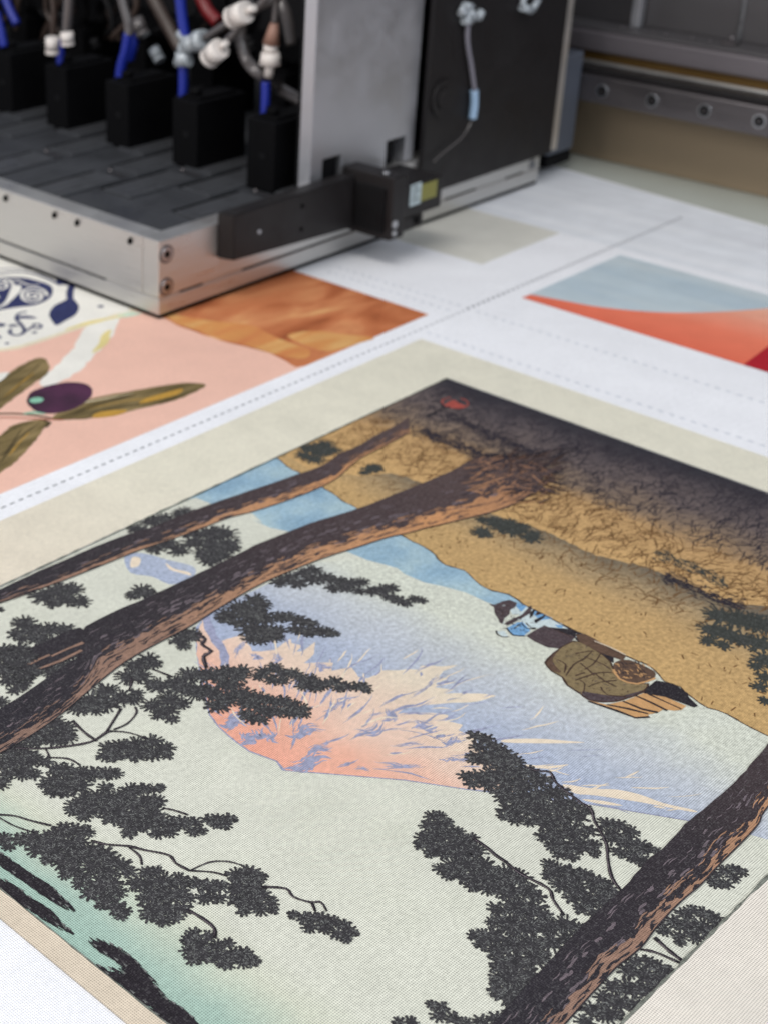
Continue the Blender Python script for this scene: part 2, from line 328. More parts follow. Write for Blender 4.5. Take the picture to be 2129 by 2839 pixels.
# needle tufts
def tuft(t,x,y,r,mat=None,lay=20,fl=True,squash=1.0):
    mat=mat or M_leaf
    c=P(t,x,y);e=P(t,x+r,y);R=math.hypot(e[0]-c[0],e[1]-c[1])*1.13
    n=11;ph=random.random()*6
    A.poly([(c[0]+math.cos(ph+i*2*math.pi/n)*R*.68*random.uniform(.85,1.1),c[1]+math.sin(ph+i*2*math.pi/n)*R*.68*random.uniform(.85,1.1)) for i in range(n)],mat,lay,8)
    nb=max(9,int(2*math.pi*R/.00158))
    for i in range(nb):
        a=i*2*math.pi/nb+random.gauss(0,.12);r1=R*random.uniform(1.0,1.24);w=random.uniform(.00058,.00084)
        ca,sa=math.cos(a),math.sin(a);r0=R*.5
        b=a+random.uniform(-.12,.12);cb,sb=math.cos(b),math.sin(b)
        p=[(c[0]+ca*r0-sa*w*.5,c[1]+sa*r0+ca*w*.5),(c[0]+cb*r1*.9-sb*w*.62,c[1]+sb*r1*.9+cb*w*.62),(c[0]+cb*r1-sb*w*.25,c[1]+sb*r1+cb*w*.25),(c[0]+cb*r1+sb*w*.25,c[1]+sb*r1-cb*w*.25),(c[0]+cb*r1*.9+sb*w*.62,c[1]+sb*r1*.9-cb*w*.62),(c[0]+ca*r0+sa*w*.5,c[1]+sa*r0-ca*w*.5)]
        A.poly(p,mat,lay,8)
    if fl:
        for i in range(int(26*(R/.006)**2)+6):
            a=random.random()*6.28;rr=R*random.uniform(.15,.95);l=random.uniform(.0005,.0018);w=random.uniform(.00010,.00024);ca,sa=math.cos(a),math.sin(a)
            x0,y0=c[0]+ca*rr,c[1]+sa*rr
            A.poly([(x0-sa*w,y0+ca*w),(x0+ca*l,y0+sa*l),(x0+sa*w,y0-ca*w)],M_fleck,lay+10,6)
def tufts(t,s,**k):
    v=[int(q) for q in s.split()]
    for i in range(0,len(v),3): tuft(t,v[i],v[i+1],v[i+2],**k)
tufts(9,"1350 700 90 1450 720 100 1560 740 100 1640 760 100 1300 790 80 1400 820 90 1500 850 80 1600 880 90 1275 860 50 1380 890 50 1640 980 80 1580 1020 50 1640 1090 60 1600 1150 50 1640 1240 45",mat=M_bush,fl=False)
tufts(5,"1320 1610 60 1400 1560 60 1500 1600 70 1600 1640 60 330 1130 70 410 1110 60 360 1190 55 460 1140 50 300 1170 50 680 1250 45 725 1250 30 640 1270 28 700 1235 40",mat=M_bush,fl=False)
tufts(8,"1500 100 40 1580 110 60 1640 160 50 1540 200 35 1500 210 20",mat=M_bush,fl=False)
tufts(9,"20 120 60 100 140 50 180 180 35",mat=M_bush,fl=False)
tufts(7,"""1000 110 70 900 160 60 1080 90 60 1220 50 60 1180 60 50 1130 110 60 1380 190 90 1470 190 90 1500 260 80 1280 250 80 1100 260 70 1020 290 60 1180 300 70
1380 360 80 1330 320 60 1450 330 80 1530 290 50 290 600 90 380 560 80 470 560 80 530 640 65 440 620 80 350 650 55 930 570 75 980 590 50 870 600 45
160 780 80 110 850 60 220 830 80 330 820 80 430 820 65 260 880 80 150 880 50 0 690 30 20 960 70 80 980 80 20 1080 80 120 1080 80 60 1150 70 180 1120 60 150 1180 60 0 1300 60 100 1220 50
350 1090 70 420 1060 60 480 1050 60 1500 730 80 1580 680 90 1640 720 90 1560 780 50 1470 750 50 1240 850 75 1180 890 65 1290 870 50 1210 930 45
980 1020 70 900 1060 80 1020 1050 50 850 1130 80 930 1130 70 1250 1120 75 1350 1120 80 1450 1120 80 1150 1170 65 1050 1190 75 1000 1180 50 1200 1200 90 1300 1230 90 1400 1240 90 1500 1180 90
1560 1130 75 1600 1250 80 1500 1280 80 1430 1320 75 1120 1280 80 1200 1310 55 1100 1350 75 1050 1380 55 1130 1410 45 1000 1320 65 1620 1380 50 700 1230 80 600 1290 90 520 1330 80 700 1310 80
630 1350 55 800 1270 80 880 1280 55 900 1240 50 560 1340 55 350 1430 80 270 1470 80 420 1480 80 350 1530 75 200 1530 80 450 1530 60 250 1560 55 120 1590 60 400 1560 40
1000 1560 70 900 1580 75 800 1590 75 720 1600 65 1090 1600 60 1000 1630 75 880 1640 75 760 1640 60 60 1640 60 180 1640 60 1500 1090 60 1600 1090 60""")
tufts(7,'1440 285 80 1390 260 70 1250 190 60')
tufts(5,'385 1150 60 420 1150 45',mat=M_bush,fl=False)
tufts(8,"""400 430 55 340 450 55 250 480 65 180 510 55 300 520 55 400 490 65 480 480 65 560 500 55 530 550 50 610 550 50 640 520 65 720 510 50 700 570 40 780 570 55 850 560 60 910 550 50 900 610 50 960 630 50
1010 650 42 1060 620 42 1110 630 38 20 630 75 60 660 65 0 720 90 80 750 80 180 740 60 240 740 55 310 765 60 380 780 50 0 820 90 100 840 80 170 830 60 290 820 55 370 840 55 440 830 60 500 840 50 545 848 32 60 890 55 150 870 55 0 880 60
150 1070 50 80 1100 60 40 1130 45 200 1110 55 270 1110 55 130 1150 55 200 1160 45 320 1140 60 390 1150 55 340 1190 55 420 1200 55 480 1180 55 540 1160 50 570 1205 45 620 1195 50 690 1195 50 735 1195 42 755 1222 32
50 1270 65 130 1290 55 200 1290 55 270 1320 60 330 1340 50 350 1380 35 0 1310 80 80 1350 75 170 1360 65 250 1370 55 60 1410 55 0 1400 60 300 1375 45
1460 1520 50 1530 1540 55 1480 1590 55 1590 1590 55 1550 1640 60 1450 1650 45 1640 1620 60""")
tufts(10,"""700 -10 60 760 0 50 880 -20 60 1000 -20 50 1100 -10 40 100 30 80 200 20 80 40 40 70 150 100 75 230 115 50 300 30 50 50 110 55 0 180 60 30 150 40
380 80 70 450 90 70 540 120 80 620 110 65 700 110 65 760 110 50 360 150 65 300 180 50 430 180 80 350 225 55 420 235 50 520 190 80 860 220 65 940 210 55 1020 210 45 1060 200 32 700 200 50 800 260 70 720 270 70 640 260 60
560 280 70 500 320 65 480 350 50 600 340 80 560 385 55 680 340 80 780 340 80 880 310 80 970 290 75 1040 290 55 900 380 80 820 400 75 740 400 70 1000 370 80 870 460 75 950 440 75 1060 420 75 850 500 50 1040 490 60 1130 440 65
1120 495 50 1200 430 60 1280 430 50 1270 485 50 1330 485 35 1370 410 45 1430 405 50 1500 405 48 1480 445 45 1420 445 35 1535 410 28 420 470 60 500 480 65 570 490 55 380 520 80 300 540 80 200 540 75 130 540 55 250 600 75 350 620 80 460 580 80
520 560 65 30 540 55 60 590 40 420 680 80 330 670 55 520 650 80 600 620 80 680 640 75 620 720 80 740 680 65 800 710 65 840 755 55 700 760 80 480 740 75 560 790 65 430 770 45 520 835 45 650 850 80 740 830 65 600 890 65 700 920 75
780 890 55 680 965 50 760 985 65 820 1015 45 800 1045 40 960 755 50 1030 750 50 900 830 65 980 830 80 1080 820 75 1180 810 65 1225 830 50 1000 900 80 1100 900 80 950 935 50 1180 900 70 1000 1000 80 1100 1000 80 980 1045 55 1080 1075 55 1155 1055 50
1200 1000 60 1240 930 45 1300 830 55 1380 850 65 1450 850 55 1350 925 60 1440 930 50 1560 780 65 1640 760 65 1560 860 80 1650 860 80 1550 940 55 1640 960 75 1600 1010 50
1275 1160 50 1240 1195 50 1300 1230 80 1370 1180 50 1240 1270 50 1330 1300 75 1270 1330 50 1430 1240 50 1500 1225 45 1440 1310 65 1530 1300 60 1600 1290 55 1500 1360 50 1600 1345 55 1650 1330 45 1455 1360 35""")
tufts(11,"""20 790 55 60 785 42 20 850 65 60 900 60 120 955 50 60 1000 55 140 1005 35 0 960 80 0 1340 50 30 1345 25 270 1035 38 340 1060 52 400 1060 52 380 1115 52 460 1065 55 530 1080 52 480 1125 52 600 1105 50 560 1165 50 645 1140 45 615 1195 38 675 1160 25
1180 390 50 1230 385 42 1150 450 50 1220 450 65 1280 430 42 1120 530 50 1200 520 80 1290 500 65 1350 490 42 1100 580 42 1180 600 65 1280 590 75 1380 560 75 1440 530 42 1160 640 32 1250 640 45 1350 640 75 1450 620 75 1240 735 50 1320 720 75
1420 700 80 1520 720 80 1280 780 42 1370 785 60 1470 790 75 1570 790 80 1640 800 70 1440 850 50 1540 860 65 1620 870 65 1600 1000 60 1570 1085 42 1640 1080 65 1450 1175 45 1520 1175 62 1590 1180 75 1500 1230 50 1600 1270 75
1640 1350 75 1590 1385 32 1600 1470 42 1640 1450 75 1590 1530 50 1640 1560 65 1450 20 45 1520 20 70 1600 30 70 1400 125 50 1480 130 65 1570 120 80 1440 175 50 1540 180 65 1620 230 55 1640 130 70 1640 390 35
1180 1630 40 1240 1650 50 1220 1700 50 1320 1720 55 1040 1745 50 960 1745 42 1400 1750 50 1500 1740 55 1600 1720 55""")
tufts(12,"""20 0 60 0 60 70 60 30 60 60 100 80 150 90 55 0 150 80 100 180 80 200 150 75 255 140 42 0 240 80 100 260 80 200 250 80 300 230 75 360 220 50 40 340 80 140 330 80 240 330 80 340 310 75 420 290 50 60 395 50 150 410 42
250 410 80 350 390 80 450 370 75 500 330 45 240 500 50 320 490 80 420 470 80 520 460 55 300 560 50 380 570 80 480 560 80 550 560 55 340 610 50 420 630 42 560 610 35 640 420 52 720 430 52 790 470 52 680 500 80 770 540 75 840 560 65
900 580 50 955 590 32 720 600 50 800 620 65 860 650 55 280 680 50 330 720 75 265 745 42 420 740 75 500 740 50 360 800 75 450 830 80 560 790 75 600 790 50 640 840 75 420 890 50 520 910 80 620 900 80 480 960 50 560 985 50 690 880 55
0 740 80 80 760 75 30 850 80 130 840 75 200 880 50 60 950 90 170 960 85 250 1000 50 50 1060 90 160 1070 90 280 1070 75 380 1060 75 460 1080 50 50 1180 90 170 1180 90 290 1170 75 380 1150 55 60 1290 90 180 1270 85 250 1240 35 50 1400 90 150 1380 75
30 1500 90 120 1480 65 40 1600 60 1330 740 42 1380 715 42 1440 705 42 1490 725 38 1330 800 42 1390 800 42 1440 760 42 1300 780 35 1130 990 52 1180 965 42 1250 990 52 1320 1015 50 1060 1040 52 1150 1070 75 1250 1080 75 1000 1100 42 1330 1050 45
1100 1130 45 1200 1140 52 1290 1120 45 1100 1170 32 980 1060 35 820 1290 52 900 1290 52 960 1320 52 780 1350 65 880 1380 75 980 1380 75 1030 1340 35 680 1450 65 780 1460 75 880 1470 75 960 1440 55 620 1520 55 700 1550 75 800 1560 55 550 1600 75
640 1620 75 500 1670 55 700 1630 42""")
tufts(12,"250 1270 30")
# distant feathered tree bands at the bottom edge of the picture
for c,hd in ((PL(10,0,640,60,670,230,790,330,850,400,920,470,990,400,970,300,910,200,840,100,770,0,700),18),(PL(10,0,810,100,850,200,930,320,1000,370,1070,460,1140,380,1110,260,1040,130,960,0,880),14),(PL(10,600,1215,740,1240,850,1310,960,1420,1030,1520,1100,1600,1200,1660,1300,1770,1120,1770,960,1620,800,1500,660,1385,820,1430,830,1380,700,1300),40)):
    c2=smooth(c,2);A.poly(rough_edge(c2,.0006,.0012),M_dark,22,2)
    for i in range(len(c2)):
        a=c2[i];b=c2[(i+1)%len(c2)]
        for k in range(4):
            t=random.random();x=a[0]+(b[0]-a[0])*t;y=a[1]+(b[1]-a[1])*t;s=random.choice((-1,1));l=random.uniform(.001,.004)*s
            A.stroke([(x-.0*l,y+.9*l),(x+.12*l,y),(x+.05*l,y-.9*l)],random.uniform(.0003,.0006),M_dark,23,3,True)
    for k in range(hd):
        i=random.randrange(len(c2));x,y=c2[i];A.poly([(x,y),(x+.0004,y+.002),(x+.0008,y)],M_fleck,26,2)
# branches
for t,wd,c in ((7,18,(60,1600,250,1605,420,1592,600,1560,700,1500,740,1490)),(7,12,(740,1490,850,1500,970,1540)),(7,16,(480,1420,560,1500,640,1555)),(7,17,(700,1500,750,1420,800,1340)),(7,14,(750,1480,840,1440,900,1370,890,1330)),(7,12,(300,1600,330,1659)),(7,26,(1360,1075,1340,1000,1390,965,1330,920,1350,885,1290,850)),(7,14,(1000,1080,1140,1135)),(7,15,(850,1220,870,1170,860,1140)),
  (10,16,(-10,380,100,388,200,418,340,452)),(10,10,(0,400,100,455,250,505)),(10,18,(600,550,700,575,850,587,950,612,1110,645,1160,700,1250,748)),(10,12,(1250,748,1380,692,1500,688,1590,712)),(10,12,(1250,748,1400,758,1500,785)),(10,14,(850,595,920,650,935,710)),(10,14,(1070,335,1150,352,1240,382)),(10,14,(320,5,450,12,530,55)),(10,22,(1230,1000,1330,1060,1410,1125,1412,1190)),
  (11,16,(60,855,220,865,270,920,380,955,450,955,490,1015)),(11,16,(390,955,415,1015)),(11,20,(1440,530,1530,590,1600,650,1670,695)),
  (12,18,(110,55,200,88,280,95,310,150,360,200,480,290,540,330,560,400,600,470,640,560,645,640,670,760,735,850)),(12,20,(-10,655,100,740,270,830,300,900,370,1000)),(12,20,(850,1215,950,1235,1120,1310)),(12,26,(940,1140,1040,1230,1120,1290))):
    pts=smooth(PL(t,*c),3,False);q0=P(t,c[0],c[1]);q1=P(t,c[0]+wd,c[1]);wv=math.hypot(q1[0]-q0[0],q1[1]-q0[1])
    A.stroke(pts,wv*1.1,M_dark,34,2,rag=.5)
    A.stroke([(p[0]-wv*.25,p[1]+wv*.1) for p in pts[1:-1]],wv*.22,M_barkG,37,1,rag=1)

# trunks
def resample(p,n):
    d=[0]
    for i in range(1,len(p)): d.append(d[-1]+math.hypot(p[i][0]-p[i-1][0],p[i][1]-p[i-1][1]))
    out=[];j=0
    for k in range(n):
        s=d[-1]*k/(n-1)
        while j<len(p)-2 and d[j+1]<s: j+=1
        t=(s-d[j])/((d[j+1]-d[j]) or 1);out.append((p[j][0]+(p[j+1][0]-p[j][0])*t,p[j][1]+(p[j+1][1]-p[j][1])*t))
    return out
def trunk(up,lo,band,ndash,lay,light0=0.0):
    n=60;U=resample(smooth(up,3,False),n);W=resample(smooth(lo,3,False),n)
    def at(u,v):
        k=u*(n-1);j=min(int(k),n-2);t=k-j
        a=(U[j][0]+(U[j+1][0]-U[j][0])*t,U[j][1]+(U[j+1][1]-U[j][1])*t);b=(W[j][0]+(W[j+1][0]-W[j][0])*t,W[j][1]+(W[j+1][1]-W[j][1])*t)
        return (a[0]+(b[0]-a[0])*v,a[1]+(b[1]-a[1])*v)
    A.poly(rough_edge(U+W[::-1],.0002,.004),M_bark,lay)
    length=sum(math.hypot(U[i][0]-U[i-1][0],U[i][1]-U[i-1][1]) for i in range(1,n))
    # printed orange flank with a ragged limit
    top=[];N=150;v=1-band;
    for i in range(N):
        v+=random.gauss(0,.035);v=max(1-band*1.35,min(1-band*.55,v));top.append(at(i/(N-1),v));
    A.poly(top+[at(1-i/(N-1),.985) for i in range(N)],M_barkO,lay+2)
    def dash(u,v,l,w,mat,ly):
        du=l/length;pts=[]
        k=5;top=[];bot=[]
        for i in range(k+1):
            uu=min(.999,max(0,u+du*i/k));c=at(uu,v+.01*math.sin(i*1.3+u*50));e=at(uu,min(1,v+.05));dx,dy=e[0]-c[0],e[1]-c[1];d=math.hypot(dx,dy) or 1
            h=w*.5*(1 if 0<i<k else .35)*random.uniform(.7,1.2)
            top.append((c[0]-dx/d*h,c[1]-dy/d*h));bot.append((c[0]+dx/d*h,c[1]+dy/d*h))
        A.poly(top+bot[::-1],mat,ly,1.5)
    for i in range(ndash):
        if i%2: dash(random.random(),random.uniform(1-band*1.2,1-band*.15),random.uniform(.003,.010),random.uniform(.0004,.0011),M_bark,lay+5)
        if i%2: dash(random.random(),random.uniform(.15,1-band*.9),random.uniform(.002,.007),random.uniform(.0002,.0005),M_barkG,lay+5)
        if i%3==0: dash(random.random(),random.uniform(1-band*1.7,1-band*.9),random.uniform(.003,.009),random.uniform(.0003,.0007),M_barkO,lay+5)
        if i%6==0: dash(random.random(),random.uniform(.35,1-band),random.uniform(.003,.007),random.uniform(.0007,.0014),M_barkG,lay+5)
    A.stroke(W,.0005,M_bark,lay+8)
t1u=PL(5,900,950,800,1010,700,1060,600,1120,500,1160,400,1230,200,1300,0,1370)+PL(7,1380,0,1200,70,1000,150,850,195,600,290,480,345,300,420,0,560,-150,620)
t1l=PL(5,900,1040,750,1120,600,1200,500,1290,400,1350,200,1430,0,1495)+PL(7,1500,90,1300,170,1100,240,900,310,700,390,500,470,300,545,150,600,0,650,-150,700)
trunk(t1u,t1l,.28,130,42)
A.poly(smooth(PL(7,530,810,300,905,140,975,150,1060,260,1095,380,1050,600,950)),M_bark,43)
for c in ((250,1085,400,1030,540,960),(340,1000,450,950,550,910),(180,1060,260,1020,330,990)): A.stroke(PL(7,*c),.0012,M_barkO,46,rag=.8)
tufts(7,'130 960 70 190 1010 55 120 1050 70 210 1090 50 60 1000 70 160 1130 60 250 1110 30',lay=56)
t2u=PL(5,1500,1235,1400,1190,1280,1185,1160,1250,1000,1320,800,1400,600,1480,400,1540,230,1600,90,1659)+PL(8,0,270)+PL(7,1659,280,1400,410,1000,600,700,730,530,840,560,960,400,1080,200,1220,80,1300,-100,1400)
t2l=PL(5,1640,1330,1560,1420,1400,1490,1200,1540,1000,1590)+PL(8,1200,140,1000,195,900,215,700,280,480,350,200,460,0,555)+PL(7,1400,710,1250,805,1000,935,800,1055,600,1215,400,1385,200,1525,0,1640,-100,1700)
trunk(t2u,t2l,.25,380,44)
for i in range(420):
    a=P(5,random.uniform(1180,1560),random.uniform(1180,1420));b=P(6,random.uniform(0,420),random.uniform(1230,1540))
    l=random.uniform(.15,.5);s=random.random()**1.5*.7;q=[(a[0]+(b[0]-a[0])*t+random.gauss(0,.0008),a[1]+(b[1]-a[1])*t+random.gauss(0,.0008)) for t in (s,s+l/2,s+l)]
    A.stroke(q,random.uniform(.0005,.0015),random.choice((M_bark,M_bark,M_grassD,M_bark,M_barkO)) if s<.35 else random.choice((M_grassD,M_line,M_bark)),54,4,True)
for i in range(60):   # roots spreading into the slope
    a=P(5,random.uniform(1350,1659),random.uniform(1220,1480));b=P(6,random.uniform(150,500),random.uniform(1280,1600))
    l=random.uniform(.2,.6);s=random.random()*.4;A.stroke([(a[0]+(b[0]-a[0])*q,a[1]+(b[1]-a[1])*q) for q in (s,s+l/2,s+l)],random.uniform(.0004,.001),random.choice((M_bark,M_line,M_barkO)),55,4,True)
t3u=PL(12,1900,-400,1590,0,1400,200,1200,370,1130,430,1000,570,900,650,750,820,600,960,400,1150,200,1370,0,1590,-120,1720)
t3l=PL(12,2050,-50,1659,310,1600,420,1500,530,1350,680,1230,810,1100,920,950,1080,850,1210,700,1330,560,1480,400,1659,330,1740)
trunk(t3u,t3l,.22,170,44)

# traveller and load on the slope (small, plain)
def f13(mat,lay,*c): A.poly(PL(13,*c),mat,lay,1)
f13(M_pale,15,540,300,700,350,980,500,1230,640,1230,700,850,600,600,560);f13(M_dark,15.3,1150,590,1480,745,1659,840,1659,990,1450,900,1220,720)
f13(M_sack,16,220,310,290,320,380,280,460,265,550,300,520,360,470,380,460,430,400,480,380,545,340,520,340,500,290,420,280,350)
f13(M_pale,16.5,470,380,540,340,580,400,560,430,490,430)
f13(M_sack,17,400,540,500,480,600,440,700,330,720,340,700,420,560,500,440,560)
f13(M_jacket,16,430,590,550,520,620,520,700,620,620,680,500,670)
f13(M_pale,16,600,510,730,450,770,560,690,600)
f13(M_pale,16,760,570,880,530,1050,530,1140,600,1080,625,880,580)
f13(M_jacket,16,550,300,660,340,600,400,540,350)
f13(M_jacket,16,720,380,800,400,960,480,820,500,740,440)
f13(M_dark,17.5,740,500,880,430,860,470,760,540);f13(M_dark,17.5,700,400,760,370,730,450,690,480);f13(M_line,17.5,780,400,850,420,750,450)
f13(M_jacket,17.5,980,550,1080,560,1060,590,1010,580)
f13(M_sack,18,650,680,760,610,850,565,1060,640,1220,690,1160,760,1040,825,900,812,760,750)
f13(M_dark,18.5,1160,600,1230,640,1220,700,1080,660,860,590,900,580)
f13(M_pale,16,310,630,400,620,450,690,380,690)
def s13(w,mat,lay,*c): A.stroke(smooth(PL(13,*c),2,False),w,mat,lay,rag=.6)
s13(.0007,M_dark,19,310,620,320,660,380,690,450,690);s13(.0007,M_dark,19,430,590,500,670,640,680);s13(.0006,M_dark,19,510,600,560,560,590,540);s13(.0006,M_dark,19,600,530,650,590,760,600);s13(.0006,M_dark,19,650,530,700,580,760,590)
s13(.0005,M_line,19,850,560,1060,640,1180,700);s13(.0005,M_dark,19,660,340,900,460,1150,600)
bd=PL(9,250,1000,300,940,430,860,540,900,660,990,700,1080,800,1130,900,1130,870,1180,740,1230,620,1245,520,1230,470,1190,390,1140,360,1090,290,1050)
A.poly(smooth(bd,2),M_bundle,18);A.stroke(smooth(bd+bd[:1],2,False),.0008,M_line,20,rag=.8)
A.poly(smooth(PL(9,250,1000,300,940,350,900,300,970,310,1010,350,1060,290,1045)),M_wood,18.5)
A.poly(smooth(PL(9,480,1180,560,1190,700,1210,800,1190,880,1170,740,1235,620,1248,520,1232)),M_sack,19)
for c in ((440,940,530,925,560,930),(380,1080,430,1010,500,970,550,920),(470,1000,520,1040,560,1080),(500,960,620,1010,660,1040),(600,940,560,1000,500,1040),(440,1110,520,1080,600,1060,680,1060),(520,1150,600,1120,700,1110),(490,1190,500,1130,470,1110),(560,1060,620,1110,700,1150),(330,980,380,1010,370,1060),(600,1150,640,1200,760,1210),(440,1080,500,1060)):
    A.stroke(smooth(PL(9,*c),2,False),.0006,M_line,21,rag=.6)
A.poly(PL(9,440,820,500,815,560,845,660,910,760,955,740,985,600,935,470,870),M_wood,21)
A.stroke(PL(9,560,860,660,900,760,950),.0005,M_cream,23)
A.poly(smooth(PL(9,680,1020,700,990,780,980,880,1020,945,1060,930,1100,850,1130,760,1115,700,1080)),M_wood,22)
A.stroke(smooth(PL(9,680,1040,720,1100,830,1132,945,1095),2,False),.0009,M_straw,24)
for i in range(60):
    c=P(9,random.uniform(700,920),random.uniform(1000,1100));A.stroke([c,(c[0]+random.uniform(-.0015,.0015),c[1]+.0015)],.0004,random.choice((M_straw,M_dark)),24,1)
A.poly(PL(9,520,1235,640,1262,760,1235,870,1190,1000,1210,1140,1270,1110,1295,1060,1300,1000,1290,960,1312,900,1325,905,1345,820,1345,700,1300),M_straw,17)
A.poly(PL(9,900,1150,950,1110,1060,1130,1150,1190,1155,1215,1215,1270,1190,1280,1010,1215,870,1190),M_dark,23)
for c in ((520,1240,700,1300,820,1345,910,1340),(640,1262,780,1290,900,1320),(740,1240,860,1290,960,1312),(820,1205,920,1250,1020,1300),(900,1195,1000,1240,1110,1290)): A.stroke(PL(9,*c),.0009,M_dark,22,rag=.7)
for i in range(70):
    c=P(13,random.uniform(330,720),random.uniform(330,640))
    if inside(c,PL(13,300,330,460,270,560,300,700,400,720,560,640,680,420,600,330,480)): A.stroke([c,(c[0]+random.uniform(-.0012,.0012),c[1]+random.uniform(-.0012,.0012))],.00035,random.choice((M_dark,M_pale,M_line)),20,1)
for i in range(260):
    c=P(9,random.uniform(260,900),random.uniform(860,1240))
    if inside(c,bd): A.stroke([c,(c[0]+random.gauss(0,.0007),c[1]+random.gauss(0,.0007))],.0003,random.choice((M_line,M_sack)),20.5,.5)
# seal and brush mark in the far corner
ring=[(math.cos(i*.25),math.sin(i*.25)) for i in range(4,27)];c=P(5,1162,866);e=P(5,1240,866);rr=math.hypot(e[0]-c[0],e[1]-c[1])*.95
A.stroke([(c[0]+x*rr,c[1]+y*rr) for x,y in ring],.0008,M_seal,24,rag=.9)
A.poly(smooth(PL(5,1105,880,1150,850,1190,872,1220,885,1190,900,1140,895)),M_seal,25)
A.stroke(PL(5,1030,930,1080,905,1130,888),.0016,M_dark,26,rag=.4);A.stroke(PL(5,1080,870,1095,890,1100,895),.0016,M_dark,26);A.stroke(PL(5,1005,945,1030,932,1060,930),.0024,M_dark,26)
# margins over the ragged ends of the ink (one frame, butted)
xb0,xb1,yb1=.2109,.6775,.4867
A.poly([(xb0,Y1),(xb0,yb1),(xb1,yb1),(xb1,Y1)],M_border,60)
A.poly([(xb0,-.3),(xb0,Y1),(X0,Y1),(X0,-.3)],M_border,60)
A.poly([(X1,-.3),(X1,Y1),(xb1,Y1),(xb1,-.3)],M_border,60)
A.poly([(X0,-.3),(X0,Y0),(X1,Y0),(X1,-.3)],M_border2,60)
M_edge=ink('fine_edge_ink',(120,124,116),mott=.3)
A.stroke(rough_edge([(X0,Y1),(X1,Y1)],.0001,.004,False),.0007,M_edge,62,rag=1.6)
A.stroke(rough_edge([(X0,Y0),(X1,Y0)],.0001,.004,False),.0010,M_edge,62,rag=1.2)
A.stroke(rough_edge([(X0,Y0),(X0,Y1)],.0001,.004,False),.0005,M_edge,62,rag=1.2)
landscape=A.build('printed_panel',cloth);tag(landscape,'large beige bordered landscape of dark pines before a pink mountain, upside down')

# ---------------------------------------------------------------- olive branch panel
O=Print()
M_pink=ink('pink_ink',(239,194,176),mott=.04,weave=0.21,blot=.025)
M_orange=ink('orange_wash_ink',None,stops=[(0,(146,82,50)),(.3,(176,100,62)),(.55,(198,122,80)),(.8,(212,142,96)),(1,(222,168,112))],axis='noise',rng=(.28,.72),stretch=((1,3.2,1),-.5,8,1.6),mott=.03,weave=0.18)
M_yellow=ink('yellow_wash_ink',None,stops=[(0,(206,126,80)),(.5,(212,148,88)),(1,(220,172,110))],axis='noise',rng=(.3,.7),stretch=((1,3.5,1),-.5,10,1.4),mott=.03,weave=0.18)
M_ivory=ink('ivory_ink',(238,236,228),mott=.03,weave=0.21)
M_navy=ink('navy_ink',(50,56,98),mott=.2,weave=0.18,blot=.12)
M_lemon=ink('lemon_ink',(232,216,150),mott=.08,blot=.1)
M_olive=ink('olive_ink',None,stops=[(0,(86,74,46)),(.5,(122,106,70)),(1,(152,132,92))],axis='noise',rng=(.3,.7),stretch=((1,5,1),.2,30),mott=.06)
M_fruit=ink('fruit_ink',None,stops=[(0,(48,34,48)),(1,(88,50,78))],axis='noise',rng=(.3,.7),mott=.05)
M_mint=ink('mint_ink',(140,196,170),mott=.08);M_must=ink('mustard_ink',(190,148,66),mott=.12,blot=.1);M_oln=ink('olive_line_ink',(74,64,42),mott=.1);M_red=ink('stem_ink',(176,104,86))
M_haze=ink('wash_ink',(232,222,196),mott=.05)
ye=.5078
O.poly([(.20,ye),(.7125,ye),(.7125,.80),(.20,1.15)],M_pink,2)
ob=PL(5,250,660,150,600,0,550)+PL(4,1500,592,1350,545,1200,490,1100,445,1000,400,900,380)
O.poly([(.7125,ye),(.7125,.80),(.66,.80)]+list(reversed(rough_edge(smooth(ob,3,False),.0006,.004,False)))+[(P(5,280,640)[0],ye)],M_orange,4)
O.poly(smooth(PL(4,1080,400,1200,420,1400,450,1659,480)+PL(5,100,470,220,520,330,560,300,610,150,590,0,545)+PL(4,1500,580,1350,530,1180,470)),M_yellow,6)
O.poly(smooth(PL(5,200,480,350,450,520,470,700,490,620,520,480,560,380,560)),M_yellow,6.5)
white=PL(4,-600,750,-200,690,0,645,120,630,250,590,380,545,450,520,560,485,650,455,760,425,870,405,800,380,600,330,450,280,200,150,0,60,-600,-200)
O.poly([(.30,1.2)]+[p for p in PL(4,0,652,120,636,250,597,380,553,450,528,560,492,650,462,770,432,900,403)]+[(.66,.75),(.75,1.2)],M_haze,6)
O.poly([(.30,1.2)]+rough_edge(PL(4,0,632,120,612,250,575,380,530,500,492,650,440,760,405,860,385),.0005,.003,False)+[(.66,.75),(.75,1.2)],M_ivory,8)
O.poly(rough_edge(smooth(PL(4,550,510,650,450,790,425,770,490,740,560,680,620,600,700,520,780,420,840,290,880,270,840,340,770,420,700,500,610)),.0008,.003),M_ivory,8.5)
O.poly(smooth(PL(4,-20,800,80,790,60,830,-20,870)),M_ivory,8.5)
for c,w in (((430,510,560,470,690,435),.004),((610,660,680,600,700,540,730,510),.006),((560,480,700,440,830,415),.003)): O.stroke(smooth(PL(4,*c),3,False),w,M_lemon,10,1,True,.5)
O.stroke(smooth(PL(4,760,430,850,408,930,400),2,False),.007,ink('pale_mint_ink',(206,226,206)),9,1,True)
